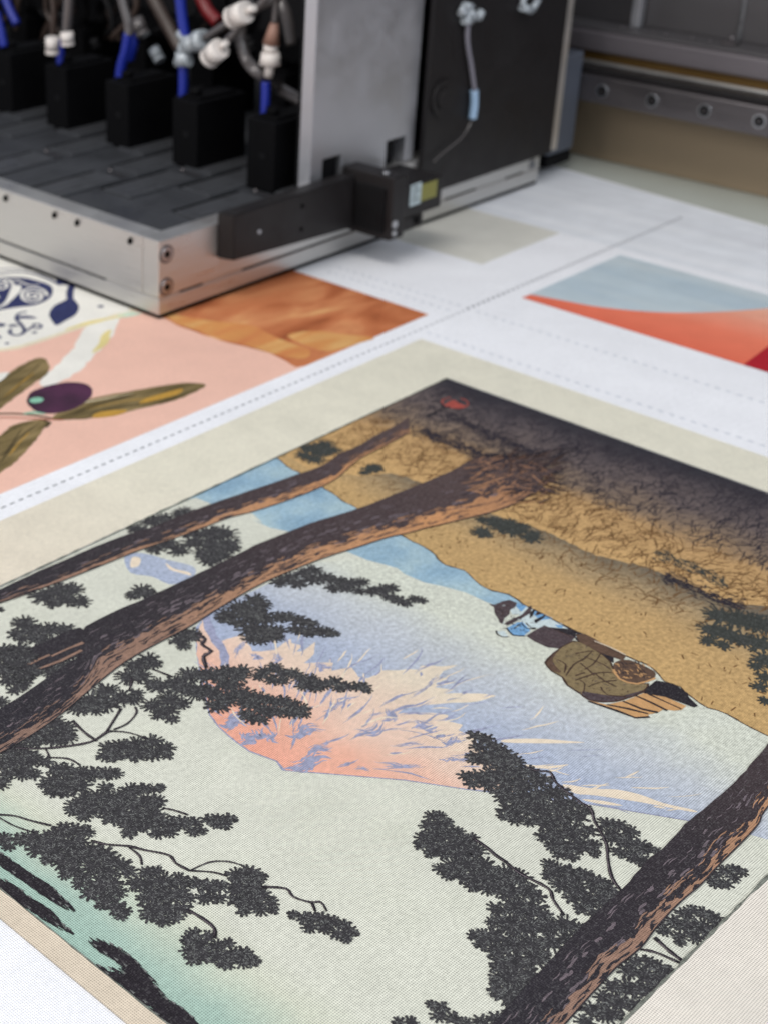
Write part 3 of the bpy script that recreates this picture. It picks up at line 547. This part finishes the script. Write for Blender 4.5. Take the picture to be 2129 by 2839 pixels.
# navy block print: scroll, leaf, sprig
O.poly(smooth(PL(4,-120,180,0,165,150,165,260,190,330,215,350,250,330,300,240,345,120,360,0,380,-120,400)),M_navy,10)
def spiral(cx,cy,rx,ry,turns,w,mat,lay):
    pts=[];n=int(turns*18)
    for i in range(n): a=i*2*math.pi/18;r=1-i/n;pts.append(P(4,cx+rx*r*math.cos(a),cy-ry*r*math.sin(a)))
    O.stroke(pts,w,mat,lay)
spiral(220,285,92,58,2.6,.0022,M_ivory,12);spiral(0,215,90,45,2.2,.002,M_ivory,12);spiral(-90,300,80,50,2.2,.002,M_ivory,12)
for q in range(5): O.stroke(smooth(PL(4,-20+q*14,370-q*6,40+q*14,330-q*10,70+q*16,270-q*6,90+q*10,215),3,False),.0016,M_ivory,12)
O.stroke(smooth(PL(4,10,200,100,180,190,215,260,215),3,False),.0016,M_ivory,13);O.stroke(smooth(PL(4,-60,150,120,128,260,150,400,215),3,False),.0022,M_navy,13);O.stroke(smooth(PL(4,0,110,150,108,320,130),3,False),.0016,M_navy,13)
O.poly(smooth(PL(4,375,480,345,450,325,405,360,350,430,315,462,290,500,320,522,360,500,410,440,445)),M_navy,10)
O.stroke(PL(4,462,300,462,260,475,220,480,180),.0045,M_navy,11)
O.poly(smooth(PL(4,370,180,430,190,480,215,400,210)),M_navy,11)
for c,w in (((100,440,160,425,245,432),.005),((105,430,130,400,180,390),.002),((60,490,90,480,120,485),.004),((110,440,160,500,150,535,100,545,65,525,80,505),.0022),((150,530,200,500,230,480),.002),((215,475,250,470,275,485,255,500,225,492),.002),((-20,480,40,475),.006),((-20,560,10,552),.005)): O.stroke(smooth(PL(4,*c),3,False),w,M_navy,12,1,w>.003)
for x,y,r in ((230,527,18),(50,598,16),(665,355,22),(135,480,10)):
    c=P(4,x,y);e=P(4,x+r,y);R=math.hypot(e[0]-c[0],e[1]-c[1]);O.poly([(c[0]+R*math.cos(i*.524),c[1]+R*math.sin(i*.524)) for i in range(12)],M_navy,12)
# olive leaves and fruit
leaves=[PL(4,-200,960,0,850,100,765,230,700,290,695,325,735,310,800,200,880,80,970,0,1030,-200,1150),PL(4,340,1090,480,1000,650,950,900,905,1150,865,1250,858,1355,870,1300,910,1150,975,950,1020,820,1055,620,1088,480,1098),PL(4,-200,1400,0,1205,90,1135,200,1108,310,1105,270,1190,180,1300,80,1400,0,1450,-200,1650)]
for lf in leaves: O.poly(rough_edge(smooth(lf,3),.0004,.002),M_olive,12)
for c in ((0,985,120,880,270,730),(-20,870,100,790,250,700),(380,1080,620,1010,900,930,1300,868),(360,1090,600,1050,850,1010,1150,950,1300,890),(480,1060,700,985,900,940),(0,1390,120,1230,280,1110),(0,1215,110,1150,240,1115),(0,1340,60,1290,150,1150)): O.stroke(smooth(PL(4,*c),4,False),.0013,M_oln,14,1,True,.8)
for c in ((480,1000,700,960,880,925),(20,960,140,860,230,790),(60,1340,130,1250,200,1180),(560,1030,760,990,1000,950)): O.stroke(smooth(PL(4,*c),4,False),.001,M_haze if c[0]==480 else M_must,15,1,True,.8)
O.poly(smooth(PL(4,610,1088,640,1055,720,1040,830,1035,820,1055,740,1078)),M_must,16);O.poly(smooth(PL(4,920,995,960,960,1080,925,1200,895,1180,930,1060,965)),M_must,16)
O.stroke(smooth(PL(4,-50,1062,80,1060,200,1068,340,1090),3,False),.0018,M_oln,16);O.stroke(smooth(PL(4,-20,1085,120,1088,300,1098,420,1102),3,False),.0012,M_red,16);O.stroke(PL(4,290,1105,330,1120,300,1150),.0022,M_oln,16)
O.poly(rough_edge(smooth(PL(4,180,980,200,925,300,882,440,855,550,860,608,898,595,955,520,1015,400,1055,280,1055,205,1020),3),.0003,.002),M_fruit,18)
c=P(4,243,972);O.poly([(c[0]+.004*math.cos(i*.524),c[1]+.0035*math.sin(i*.524)) for i in range(12)],M_mint,20);O.stroke(PL(4,155,1062,220,1052,300,1062),.003,M_mint,20,1,True)
tag(O.build('printed_panel',cloth),'pink panel with painted olive branch, navy scrolls and an orange wash')

# ---------------------------------------------------------------- red and blue panel, pale block, registration lines
R_=Print()
M_bg=ink('grey_blue_wash_ink',None,stops=[(0,(178,196,208)),(.5,(190,205,213)),(1,(202,212,216))],axis='noise',rng=(.3,.7),stretch=((5,1,1),0,8),mott=.02,weave=0.15)
M_coral=ink('coral_ink',None,stops=[(0,(228,112,86)),(.45,(238,130,102)),(.8,(238,156,130)),(1,(238,182,158))],axis=0,rng=(.77,.86),distort=.3,stretch=((5,1,1),0,8),mott=.02,weave=0.15)
M_crim=ink('crimson_ink',(176,34,48),mott=.03,weave=0.18)
R_.poly([(.7755,-.4),(.7755,.4853),(.888,.4853),(.888,-.4)],M_bg,2)
ar=smooth(PL(6,160,265,400,310,600,345,900,374,1150,380,1400,372,1659,352),3,False)
R_.poly([(.7758,.4853)]+ar+[(.86,.20),(.888,.05),(.888,-.4),(.7758,-.4)],M_coral,4)
a=P(6,1495,712);b=P(6,1659,590)
R_.poly([(.7758,a[1]),b,(b[0]+(b[0]-.7758)*1.2,b[1]+(b[1]-a[1])*1.2),(.888,.1),(.888,-.4),(.7758,-.4)],M_crim,6)
tag(R_.build('printed_panel',cloth),'coral, crimson and grey blue curved shapes on the right of the cloth')
G=Print()
M_block=ink('pale_block_ink',(214,213,205),mott=.02,weave=0.09);M_stripe=ink('faint_stripe_ink',None,stops=[(0,(222,225,231)),(.5,(229,233,239)),(1,(236,239,244))],axis='noise',rng=(.35,.65),stretch=((22,.6,1),0,3),mott=.01,weave=0.05)
G.poly([(.808,.5378),(.899,.5378),(.899,.75),(.808,.75)],M_block,2)
G.poly([(.8995,-.4),(.8995,1.5),(fx(1.5)-.003,1.5),(fx(-.4)-.003,-.4)],M_stripe,1)
tag(G.build('printed_panel',cloth),'pale beige block and faint grey stripes printed beside the carriage')
D=Print()
M_cut=ink('cut_line_ink',(88,92,100),mott=.2);M_faint=ink('faint_cut_line_ink',(192,198,210),mott=.05)
x=.20
while x<.99:
    if x<.735: D.stroke([(x,.4967),(x+.0028,.4967)],.0009,M_cut,2,0)
    else:
        D.stroke([(x,.4962),(x+.0028,.4968)],.0009,M_cut,2,0);D.stroke([(x+.0012,.4978),(x+.0038,.4984)],.0009,M_cut,2,0)
    x+=.0052
def dl(xc,y0,y1):
    y=y0
    while y<y1:
        D.stroke([(xc,y),(xc+.0003,y+.003)],.0011,M_faint,2,0);y+=.0062
dl(.7368,-.2,.489);dl(.689,-.2,.493);dl(.7265,.503,.600);dl(.7375,.503,.600)
tag(D.build('cut_line',cloth),'grey dashed registration lines between the printed panels')
# ================================================================ machine
M_alu=metal('satin_aluminium',(200,199,197),.34,.85,(1,1,12),var=.10)
M_alu2=metal('aluminium_panel',(190,191,196),.42,.8,(1,1,1),var=.06)
M_aluF=metal('machined_edge',(214,208,200),.35,.7,var=.05)
M_black=metal('black_anodised',(31,29,30),.45,.05,spec=.3,var=.15)
M_black2=metal('black_plastic',(14,14,16),.6,0,spec=.15,var=.2)
M_head=metal('black_moulding',(10,10,12),.7,0,spec=.08,var=.25)
M_plate=metal('head_plate',(66,68,72),.38,.35,spec=.4,var=.25)
M_slot=metal('slot_black',(8,8,9),.8,0,spec=.1)
M_steel=metal('dark_steel',(112,108,110),.35,.9,(1,.15,1),var=.1)
M_chrome=metal('screw_steel',(176,178,182),.34,1)
M_brass=metal('brass_strip',(104,80,42),.4,.6,(1,.1,1),var=.3)
M_blue=metal('blue_tube_plastic',(22,40,140),.35,0,spec=.5)
M_clear=metal('clear_fitting',(170,178,184),.25,.1,spec=.6,var=.15)
M_cap=metal('white_cap',(214,208,203),.4,0)
M_tube=metal('grey_tube',(84,80,80),.22,.1,spec=.8,var=.2)
M_brown=metal('brown_tube',(58,46,40),.4,0)
M_redt=metal('red_tube_plastic',(110,18,24),.4,0)
M_tan=metal('tan_cover',(146,130,108),.6,0,spec=.3,var=.08)
M_grey=metal('grey_panel',(84,82,84),.45,.4,(1,.2,1),var=.10)
M_ledge=metal('grey_ledge',(112,107,111),.45,.5,(1,.1,1),var=.12)

def empty(name,loc=(0,0,0)):
    o=bpy.data.objects.new(name,None);scn.collection.objects.link(o);o.location=loc;return o
def par(o,p):
    o.parent=p;o.matrix_parent_inverse=Matrix.Translation(-Vector(p.location));return o
def bm_obj(name,bm,mat,parent,mats=None):
    me=bpy.data.meshes.new(name);bmesh.ops.recalc_face_normals(bm,faces=bm.faces);bm.to_mesh(me);bm.free()
    for m in (mats or [mat]): me.materials.append(m)
    o=link(name,me)
    if parent is not None:
        if parent.type=='EMPTY': par(o,parent)
        else: o.parent=parent
    return o
def bx(bm,x0,x1,y0,y1,z0,z1,bev=.0006,mi=0):
    r=bmesh.ops.create_cube(bm,size=1);vs_=r['verts']
    for v in vs_: v.co=Vector(((x0+x1)/2+v.co.x*(x1-x0),(y0+y1)/2+v.co.y*(y1-y0),(z0+z1)/2+v.co.z*(z1-z0)))
    fs=set(f for v in vs_ for f in v.link_faces)
    for f in fs:f.material_index=mi
    if bev:
        es=list(set(e for v in vs_ for e in v.link_edges));bmesh.ops.bevel(bm,geom=es,offset=bev,segments=2,profile=.6,affect='EDGES')
def box(name,x0,x1,y0,y1,z0,z1,mat,parent,bev=.0006):
    bm=bmesh.new();bx(bm,x0,x1,y0,y1,z0,z1,bev);return bm_obj(name,bm,mat,parent)
def cyl(bm,p0,p1,r0,r1=None,seg=20,mi=0):
    p0=Vector(p0);p1=Vector(p1);r1=r0 if r1 is None else r1;d=p1-p0
    m=Matrix.Translation((p0+p1)/2)@d.to_track_quat('Z','Y').to_matrix().to_4x4()
    r=bmesh.ops.create_cone(bm,cap_ends=True,segments=seg,radius1=r0,radius2=r1,depth=d.length,matrix=m)
    for f in set(f for v in r['verts'] for f in v.link_faces):
        f.material_index=mi
        if len(f.verts)==4:f.smooth=True
def sm3(pts,n=5):
    pts=[Vector(p) for p in pts];out=[];N=len(pts)
    for i in range(N-1):
        p0=pts[max(0,i-1)];p1=pts[i];p2=pts[i+1];p3=pts[min(N-1,i+2)]
        for k in range(n):
            t=k/n;out.append(.5*(2*p1+(p2-p0)*t+(2*p0-5*p1+4*p2-p3)*t*t+(3*p1-p0-3*p2+p3)*t**3))
    return out+[pts[-1]]
def tube(bm,pts,r,seg=12,n=5,ribs=0):
    ps=sm3(pts,n);rings=[]
    up=Vector((.3,.2,.9))
    for i,p in enumerate(ps):
        d=(ps[min(i+1,len(ps)-1)]-ps[max(i-1,0)]).normalized();a=d.cross(up).normalized();b=d.cross(a)
        rr=r*(1+(.12 if ribs and i%2 else 0))
        rings.append([bm.verts.new(p+(a*math.cos(q*2*math.pi/seg)+b*math.sin(q*2*math.pi/seg))*rr) for q in range(seg)])
    for i in range(len(rings)-1):
        for q in range(seg):
            f=bm.faces.new((rings[i][q],rings[i][(q+1)%seg],rings[i+1][(q+1)%seg],rings[i+1][q]));f.smooth=True
    bm.faces.new(rings[0]);bm.faces.new(rings[-1])
def tubeo(name,pts,r,mat,parent,**k):
    if mat in (M_tube,M_brown) : r*=.8
    bm=bmesh.new();tube(bm,pts,r,**k);return bm_obj(name,bm,mat,parent)

XC,YC=.5903,.6135
car=empty('print_carriage',(XC,YC,.003));tag(car,'silver and black inkjet print carriage hovering over the printed cloth','printer carriage')
XE=.984;YF=1.36
# lower plate, with slits between it and the side rails
bm=bmesh.new();bx(bm,XC,XE,YC,YF,.003,.0128,.0008);bm_obj('base_plate',bm,M_alu,car)
box('gap_shade',XC+.0006,XE-.001,YC+.0006,YF,.0008,.00295,M_slot,car,0)  # black sheet added in the gap to deepen the contact shadow
# front rail (towards the viewer's right) and left rail; the slits are recessed pockets cut along the joint
def rail_with_slits(name,axis,a0,a1,o0,o1,z0,z1,slits):
    bm=bmesh.new()
    zs=z0+.0011;cur=a0
    def b(u0,u1,za,zb,inset=0,bev=.0004):
        if axis=='x': bx(bm,u0,u1,o0+inset,o1,za,zb,bev)
        else: bx(bm,o0+inset,o1,u0,u1,za,zb,bev)
    b(a0,a1,zs,z1,0,.0007)
    for s0,s1 in slits+[(a1,None)]:
        if s0-cur>.001: b(cur,s0,z0,zs-.00005,.00002,0)
        cur=s1
    r=bm_obj(name,bm,M_alu,car)
    for s0,s1 in slits:
        bm=bmesh.new();b(s0,s1,z0,zs-.00005,.0003,0);bm_obj('slit',bm,M_slot,car)
    return r
rail_with_slits('side_rail','x',XC,XE,YC,.6272,.01285,.0490,[(.6076,.6276),(.6620,.770),(.868,.905),(.9412,.9634)])
rl=rail_with_slits('side_rail','y',.6274,YF,XC,.6056,.01285,.0490,[(.6600,.7700),(.80,.92)])
bm=bmesh.new();bx(bm,XC,.6056,YC+.0002,.6272,.0490,.04915,0)
bm.free()
# small black tapped holes in the left rail: dark plugs slightly sunk
for yy,zz in ((.6377,.0437),(.6854,.0437),(.7067,.0437),(.7551,.0437),(.81,.0437)):
    bm=bmesh.new();cyl(bm,(XC-.00008,yy,zz),(XC+.003,yy,zz),.0021,seg=16);cyl(bm,(XC-.00012,yy,zz),(XC-.00005,yy,zz),.0024,seg=16);bm_obj('threaded_hole',bm,M_slot,car)
# hex socket screws by the corner
def screw(x,z,r=.0045,y=YC,parent=car):
    bm=bmesh.new()
    cyl(bm,(x,y-.0004,z),(x,y+.001,z),r*1.25,seg=28)
    o=bm_obj('counterbore',bm,M_steel,parent)
    bm=bmesh.new();ring=[]
    cyl(bm,(x,y-.0009,z),(x,y-.0003,z),r*.92,r,seg=28);s=bm_obj('screw',bm,M_chrome,parent)
    bm=bmesh.new();cyl(bm,(x,y-.00105,z),(x,y-.0008,z),r*.52,seg=6);bm_obj('hex_socket',bm,M_slot,s)
screw(.5964,.0400);screw(.5964,.0197);screw(.9744,.0172,.0032)
# head mounting plate with slots
box('mounting_plate',.6058,.980,.6274,YF,.038,.0425,M_plate,car,.0003)
slot0=stud0=tile0=None;random.seed(12)
def rept(src,name,make,mat,loc):
    if src is None: src=bm_obj(name,make(),mat,None);s=src
    else: s=src.copy();scn.collection.objects.link(s)
    s.location=loc;par(s,car);return src
def mk_tile():
    bm=bmesh.new();bx(bm,0,.060,0,.0255,.0424,.0441,.0004);bx(bm,.004,.030,.006,.012,.0441,.0446,.0002);return bm
def mk_slot():
    bm=bmesh.new();bx(bm,0,.060,0,.0046,.0424,.0428,0);return bm
def mk_stud():
    bm=bmesh.new();bx(bm,0,.0013,-.004,.012,.0441,.0450,.0002);cyl(bm,(.004,.016,.0424),(.004,.016,.0450),.0013);return bm
M_tileA=metal('head_tile',(84,86,90),.36,.45,spec=.4,var=.3)
for r_ in range(18):
    for c_ in range(4):
        sx=.612+c_*.0745+(0 if r_%2 else .036);sy=.633+r_*.0335
        if random.random()<.14: continue
        tile0=rept(tile0,'head_tile',mk_tile,M_tileA,(sx,sy,0));slot0=rept(slot0,'plate_slot',mk_slot,M_slot,(sx+.002,sy+.0268,0));
        if c_<3 and r_<12: stud0=rept(stud0,'plate_stud',mk_stud,M_steel,(sx+.0635,sy+.004,0))
# print heads in two ranks
bl=[]
def head(x,y,proto=None):
    if proto is None:
        t=box('print_head',x,x+.048,y,y+.0235,.0425,.0885,M_head,car,.0009);objs=[]
        bm=bmesh.new();bx(bm,x+.006,x+.042,y+.004,y+.0195,.0885,.0905,.0005);cyl(bm,(x+.012,y+.013,.0905),(x+.012,y+.013,.095),.0042);bm_obj('head_cap',bm,M_head,t)
        bm=bmesh.new();bx(bm,x-.0006,x+.0001,y+.007,y+.0125,.064,.068,.0001);bm_obj('latch',bm,M_black2,t)
        return t
hd=[head(.7205+.0022*i,.6425+.0725*i-.0008*i*i) for i in range(7)]
hd2=[head(.825,.655+.0725*i) for i in range(6)]
# blue ink tubes: points read on the plane x=.735
def Q(*c,x=.735): return [tuple(pt(1,c[i],c[i+1],0,x)) for i in range(0,len(c),2)]
tubeo('ink_tube',Q(1530,470,1530,540,1525,690),.0031,M_blue,car)
tubeo('ink_tube',Q(1056,370,1056,460,1055,570),.0034,M_blue,car)
tubeo('ink_tube',Q(742,190,725,290,700,380,690,470),.0036,M_blue,car)
tubeo('ink_tube',Q(348,225,350,290,350,370),.0029,M_blue,car)
tubeo('ink_tube',Q(-20,70,5,170,25,270),.0034,M_blue,car)
tubeo('ink_tube',Q(1035,-40,1045,60,1058,160,1068,230),.0036,M_blue,car)
tubeo('ink_tube',Q(20,-40,60,60,100,140,x=.80),.0036,M_blue,car)
tubeo('ink_tube',Q(760,170,770,240,745,340,x=.76),.0040,M_blue,car)
tubeo('red_tube',Q(1150,-40,1195,60,1260,130,x=.80),.0048,M_redt,car)
def capo(a,b,r,mat,name='end_cap',neck=True,x=.72):
    p,q=[Vector(v) for v in Q(*a,*b,x=x)];bm=bmesh.new();d=(q-p)
    r*=.86;cyl(bm,p,p+d*.2,r);cyl(bm,p+d*.2,p+d*.26,r*.84);cyl(bm,p+d*.26,q,r)
    if neck: cyl(bm,q,q+d*.5,r*.32,r*.30)
    return bm_obj(name,bm,mat,car)
capo((1330,105),(1420,65),.0082,M_cap);capo((1200,340),(1270,275),.0080,M_cap)
capo((303,310),(303,215),.0058,M_cap,neck=False);capo((392,262),(385,185),.0055,M_cap,neck=False)
capo((830,205),(785,110),.0060,M_tube,neck=False,x=.76);capo((925,350),(885,280),.0052,M_clear,neck=False,x=.78)
# elbows and barbed connectors
bm=bmesh.new();a=Q(1058,370,1058,300,1072,260,1140,240,1180,222,1072,230,1040,180)
cyl(bm,a[0],a[1],.0062,.0056);cyl(bm,a[1],a[2],.0050);cyl(bm,a[2],a[3],.0058);cyl(bm,a[3],a[4],.0075,.0064);cyl(bm,a[5],a[6],.004);cyl(bm,Q(1020,360)[0],Q(1095,355)[0],.0034);bm_obj('connector',bm,M_clear,car)
bm=bmesh.new();a=Q(1555,370,1558,300,1562,250,1580,130);cyl(bm,a[0],a[1],.0072,.0058);cyl(bm,a[1],a[2],.0048);cyl(bm,Q(1545,440)[0],a[0],.003);bm_obj('connector',bm,M_cap,car)
bm=bmesh.new();cyl(bm,a[2],a[3],.0056,.0026);bm_obj('tube_sleeve',bm,metal('salmon_sleeve',(146,112,98),.5,0),car)
tubeo('clear_tube',Q(1180,220,1290,150,1400,80,1560,10,1640,-40),.0034,M_tube,car)
tubeo('clear_tube',Q(1280,260,1360,180,1440,90,1520,0,1560,-60,x=.725),.0032,M_tube,car)
tubeo('clear_tube',Q(1440,20,1395,110,1385,220,1425,350,1500,430)+Q(1600,500,1700,560,1900,680,x=.765),.0052,M_tube,car,n=8,seg=14)
tubeo('clear_tube',Q(870,-40,930,80,990,190,1040,280,x=.77),.0060,M_brown,car)
tubeo('clear_tube',Q(1560,-60,1640,60,1680,260,x=.77),.0052,M_tube,car)
tubeo('clear_tube',Q(305,-40,312,80,305,215),.0030,M_brown,car)
tubeo('clear_tube',Q(400,-60,395,60,385,190),.0046,M_tube,car)
tubeo('clear_tube',Q(690,-60,715,40,740,130,745,200),.0042,M_tube,car)
tubeo('clear_tube',Q(1580,130,1590,20,1600,-60),.0028,M_tube,car)
random.seed(31)
for i in range(34):
    x0=random.uniform(-50,1500);x_=random.uniform(.79,.88);tubeo('ink_hose',Q(x0,-80,x0+random.uniform(-90,90),60,x0+random.uniform(-160,160),random.uniform(170,240),x=x_),random.uniform(.0012,.0034),random.choice((M_black2,M_black2,M_brown,M_black2)),car)
for i in range(7):
    x0=90+i*230+random.uniform(-40,40);y0=random.uniform(60,250);capo((x0+20,y0+50),(x0,y0),.0045,random.choice((M_tube,M_brown,M_black2)),'connector',False,x=.80)
box('manifold',.815,.865,.640,1.3,.118,.150,M_black2,car,.002)
box('rear_backdrop',.955,.965,.632,YF,.0425,.27,M_black2,car)  # black panel added as dark backdrop behind the heads
box('far_backdrop',.62,.95,YF-.02,YF-.012,.0425,.27,M_black2,car)  # second added black panel, closes the dark backdrop at the far end
# upright silver plate: outline with two notches at its foot, 10 mm thick
def notch_panel():
    o=[(.7262,.0492),(.7382,.0492),(.7382,.0672),(.7566,.0672),(.7566,.0492),(.8025,.0492),(.8025,.0669),(.8222,.0669),(.8222,.0492),(.8318,.0492),(.8318,.27),(.7262,.27)]
    bm=bmesh.new();f=[bm.verts.new((x,.6167,z)) for x,z in o];fc=bm.faces.new(f)
    r=bmesh.ops.extrude_face_region(bm,geom=[fc]);bmesh.ops.translate(bm,verts=[v for v in r['geom'] if isinstance(v,bmesh.types.BMVert)],vec=(0,.010,0))
    bmesh.ops.bevel(bm,geom=[e for e in bm.edges],offset=.0005,segments=2,affect='EDGES')
    return bm_obj('upright_plate',bm,M_alu2,car)
notch_panel()
box('plate_insert',.7384,.7530,.6178,.6262,.0492,.0670,M_black2,car,0);box('plate_insert',.8027,.8130,.6200,.6262,.0492,.0667,M_black2,car,0)
box('side_wall',.7275,.954,.6272,.6300,.0492,.27,M_black2,car,0)
# black cover plate, end post
bm=bmesh.new();bx(bm,.8335,.9915,.6095,.6133,.0235,.27,.0006);bm_obj('cover_plate',bm,M_black,car)
box('end_post',.9918,1.0040,.6125,.650,.0232,.27,M_aluF,car)
box('bearing_block',1.0045,1.0390,.6200,.690,.0155,.090,metal('bearing_paint',(92,98,110),.4,.3),car,.002)
box('bearing_foot',1.0050,1.0380,.6200,.640,.0060,.0150,M_black2,car,.002)
bm=bmesh.new();cyl(bm,(.8494,.6075,.0884),(.8494,.6095,.0884),.0125,seg=32);cyl(bm,(.8494,.6062,.0884),(.8494,.6075,.0884),.0072,seg=24);bm_obj('cover_boss',bm,M_black,car)
# thin sensor cable on the cover plate
def C2(*c,y=.6065): return [tuple(pt(2,c[i],c[i+1],1,y)) for i in range(0,len(c),2)]
cb=tubeo('sensor_cable',C2(1237,130,1232,200,1238,280,1255,380,1275,530),.0017,metal('grey_cable',(120,118,128),.5,0),car)
tubeo('cable_sleeve',C2(1272,520,1272,600,1262,682),.0029,metal('pale_blue_sleeve',(150,178,206),.4,0),cb)
tubeo('cable_tail',C2(1262,680,1240,730,1200,790,1130,850,1080,890,1040,930),.0008,M_tube,cb)
bm=bmesh.new();a=C2(1235,125,1238,60,1190,75,1290,105,1215,30,1260,40,1210,120,1255,118);cyl(bm,a[0],a[1],.0030,.0022);cyl(bm,a[1],a[2],.0022);cyl(bm,a[1],a[3],.0024);cyl(bm,a[4],a[5],.0024);cyl(bm,a[6],a[7],.0026);cyl(bm,a[2],a[4],.002);cyl(bm,a[3],(Vector(a[3])+Vector((.004,0,.004))),.0030);bm_obj('cable_clip',bm,M_clear,cb)
bm=bmesh.new();a=C2(1545,40,1600,60,1640,0,1620,50,1560,-10);cyl(bm,a[0],a[1],.0028);cyl(bm,a[1],a[2],.0024);cyl(bm,a[4],a[0],.002);bm_obj('cable_clip',bm,M_clear,cb)
# black slide bar on the front rail
def hexa(name,front,back,mat,bev=.0008):
    bm=bmesh.new();v=[bm.verts.new(p) for p in front+back]
    for q in ((0,1,2,3),(7,6,5,4),(0,4,5,1),(1,5,6,2),(2,6,7,3),(3,7,4,0)): bm.faces.new([v[i] for i in q])
    bmesh.ops.bevel(bm,geom=list(bm.edges),offset=bev,segments=2,affect='EDGES');return bm_obj(name,bm,mat,car)
hexa('slide_bar',[(.642,.602,.0272),(.7538,.602,.0223),(.7538,.602,.0566),(.642,.602,.0558)],[(.6385,.6133,.0272),(.7538,.6133,.0223),(.7538,.6133,.0566),(.6385,.6133,.0558)],M_black)
for xx,zz in ((.664,.0405),(.703,.0330),(.703,.0480)):
    bm=bmesh.new();cyl(bm,(xx,.6015,zz),(xx,.6025,zz),.0014,seg=16);bm_obj('set_screw',bm,M_slot if xx>.7 else M_chrome,car)
# sensor block
def C3(*c,y=.572): return [pt(2,c[i],c[i+1],1,y) for i in range(0,len(c),2)]
a=C3(895,985,890,1360,985,1290,1090,1190,1075,1050,920,1045,1070,1040,925,1175,1060,1150,985,1230)
xa=.754;xb=a[0].x;xr=a[3].x
sb=box('sensor_block',xa,xb,.5722,.6133,.0200,.0612,M_black,car,.001)
box('sensor_body',xb+.0002,xr,.5735,.609,a[3].z,a[4].z+.004,M_black,sb,.001)
box('sensor_body_foot',xb+.0002,a[2].x,.5735,.609,a[2].z-.001,a[3].z-.0002,M_black,sb,.0008)
box('clamp_plate',xa-.0025,xa-.0001,.577,.600,.0245,.0535,M_black2,sb,.0008)
lx0,lx1=a[5].x,a[6].x;lz1=(a[5].z+a[6].z)/2;lz0=(a[7].z+a[8].z)/2
mid=lx0+(lx1-lx0)*.40
M_lblW=metal('label_white',(176,192,196),.5,0,var=.3);M_lblG=metal('label_green',(128,126,62),.5,0,var=.15)
box('label',lx0,mid,.5731,.57345,lz0,lz1,M_lblW,sb,0);box('label',mid+.0002,lx1,.5731,.57345,lz0+.001,lz1-.002,M_lblG,sb,0)
# worn print marks on the white half of the label
bm=bmesh.new()
for i in range(4): bx(bm,lx0+.0015,mid-.002-(i%2)*.002,.57295,.57309,lz0+.003+i*.003,lz0+.0038+i*.003,0)
bm_obj('label_marks',bm,M_black,sb)
s=C3(815,1290)[0];bm=bmesh.new();cyl(bm,(s.x,.5712,s.z),(s.x,.5722,s.z),.0026,seg=18);cyl(bm,(s.x,.5712,s.z-.006),(s.x,.5722,s.z-.006),.0018,seg=18);bm_obj('clamp_screw',bm,M_chrome,sb)
s=C3(950,1285)[0];bm=bmesh.new();cyl(bm,(s.x,.5725,s.z+.002),(s.x,.5735,s.z+.002),.0026,seg=18);bm_obj('clamp_screw',bm,M_slot,sb)
bm=bmesh.new();cyl(bm,(.759,.582,.0610),(.759,.582,.0625),.0022);bm_obj('clamp_screw',bm,M_chrome,sb)

# ---------------------------------------------------------------- gantry beam with linear guide
beam=empty('gantry_beam',(1.05,.5,.047));tag(beam,'dark steel gantry beam with bolted linear guide rail and brass strip','machine beam')
ya,yb=-.6,1.7
XR=1.040
box('guide_rail',XR,1.0595,ya,yb,.0524,.0728,M_steel,beam,.0012)
bm=bmesh.new();bx(bm,XR+.004,1.0595,ya,yb,.0730,.0775,.0008);bm_obj('rail_cap',bm,M_black,beam)
box('rail_backing',1.0597,1.075,ya,yb,.0500,.0735,M_black2,beam,.0005)
for i in range(-3,26):
    y=.4774-.0418*(-i)+0 if False else .4774+.0415*i*1.0
    if y<.2 or y>1.5: continue
    bm=bmesh.new();cyl(bm,(XR-.0005,y,.0625),(XR+.002,y,.0625),.0050,seg=28);b_=bm_obj('rail_bolt',bm,M_chrome,beam)
    bm=bmesh.new();cyl(bm,(XR-.0007,y,.0625),(XR-.0004,y,.0625),.0038,seg=24);s=bm_obj('bolt_recess',bm,M_slot,b_)
    bm=bmesh.new();cyl(bm,(XR-.0009,y,.0625),(XR-.0006,y,.0625),.0014,seg=6);bm_obj('bolt_head',bm,M_steel,b_)
box('lower_lip',1.0560,1.0750,ya,yb,.0770,.0795,M_alu,beam,.0006)
box('brass_strip',1.0590,1.0750,ya,yb,.0797,.0862,M_brass,beam,.0004)
box('beam_edge',1.0560,1.0750,ya,yb,.0864,.1010,M_ledge,beam,.0015)
box('beam_shelf',1.0585,1.0950,ya,yb,.1012,.1035,M_grey,beam,.0008)
box('beam_panel',1.0860,1.0920,ya,.5232,.1037,.36,M_grey,beam,.0006)
box('beam_panel',1.0860,1.0920,.5252,yb,.1037,.36,M_grey,beam,.0006)
box('panel_seam',1.0835,1.0858,.5228,.5256,.1037,.36,M_chrome,beam,.0005)
box('strut',1.0760,1.0835,.600,.607,.1037,.36,M_alu2,beam,.001)
random.seed(5)
for i in range(9):
    y=random.uniform(.44,.62);bm=bmesh.new();cyl(bm,(1.070,y,.1036),(1.070,y,.1050),random.uniform(.001,.002));bm_obj('shelf_rivet',bm,M_steel,beam)
bm=bmesh.new();bx(bm,1.0690,1.0790,.519,.529,.1036,.1056,.0006);cyl(bm,(1.074,.524,.1056),(1.074,.524,.109),.0018);bm_obj('cable_bracket',bm,M_steel,beam)
cover=box('machine_cover',1.0790,1.100,ya,yb,-.0010,.0498,M_tan,None,.0006);tag(cover,'plain brown machine cover strip under the guide rail','machine cover')
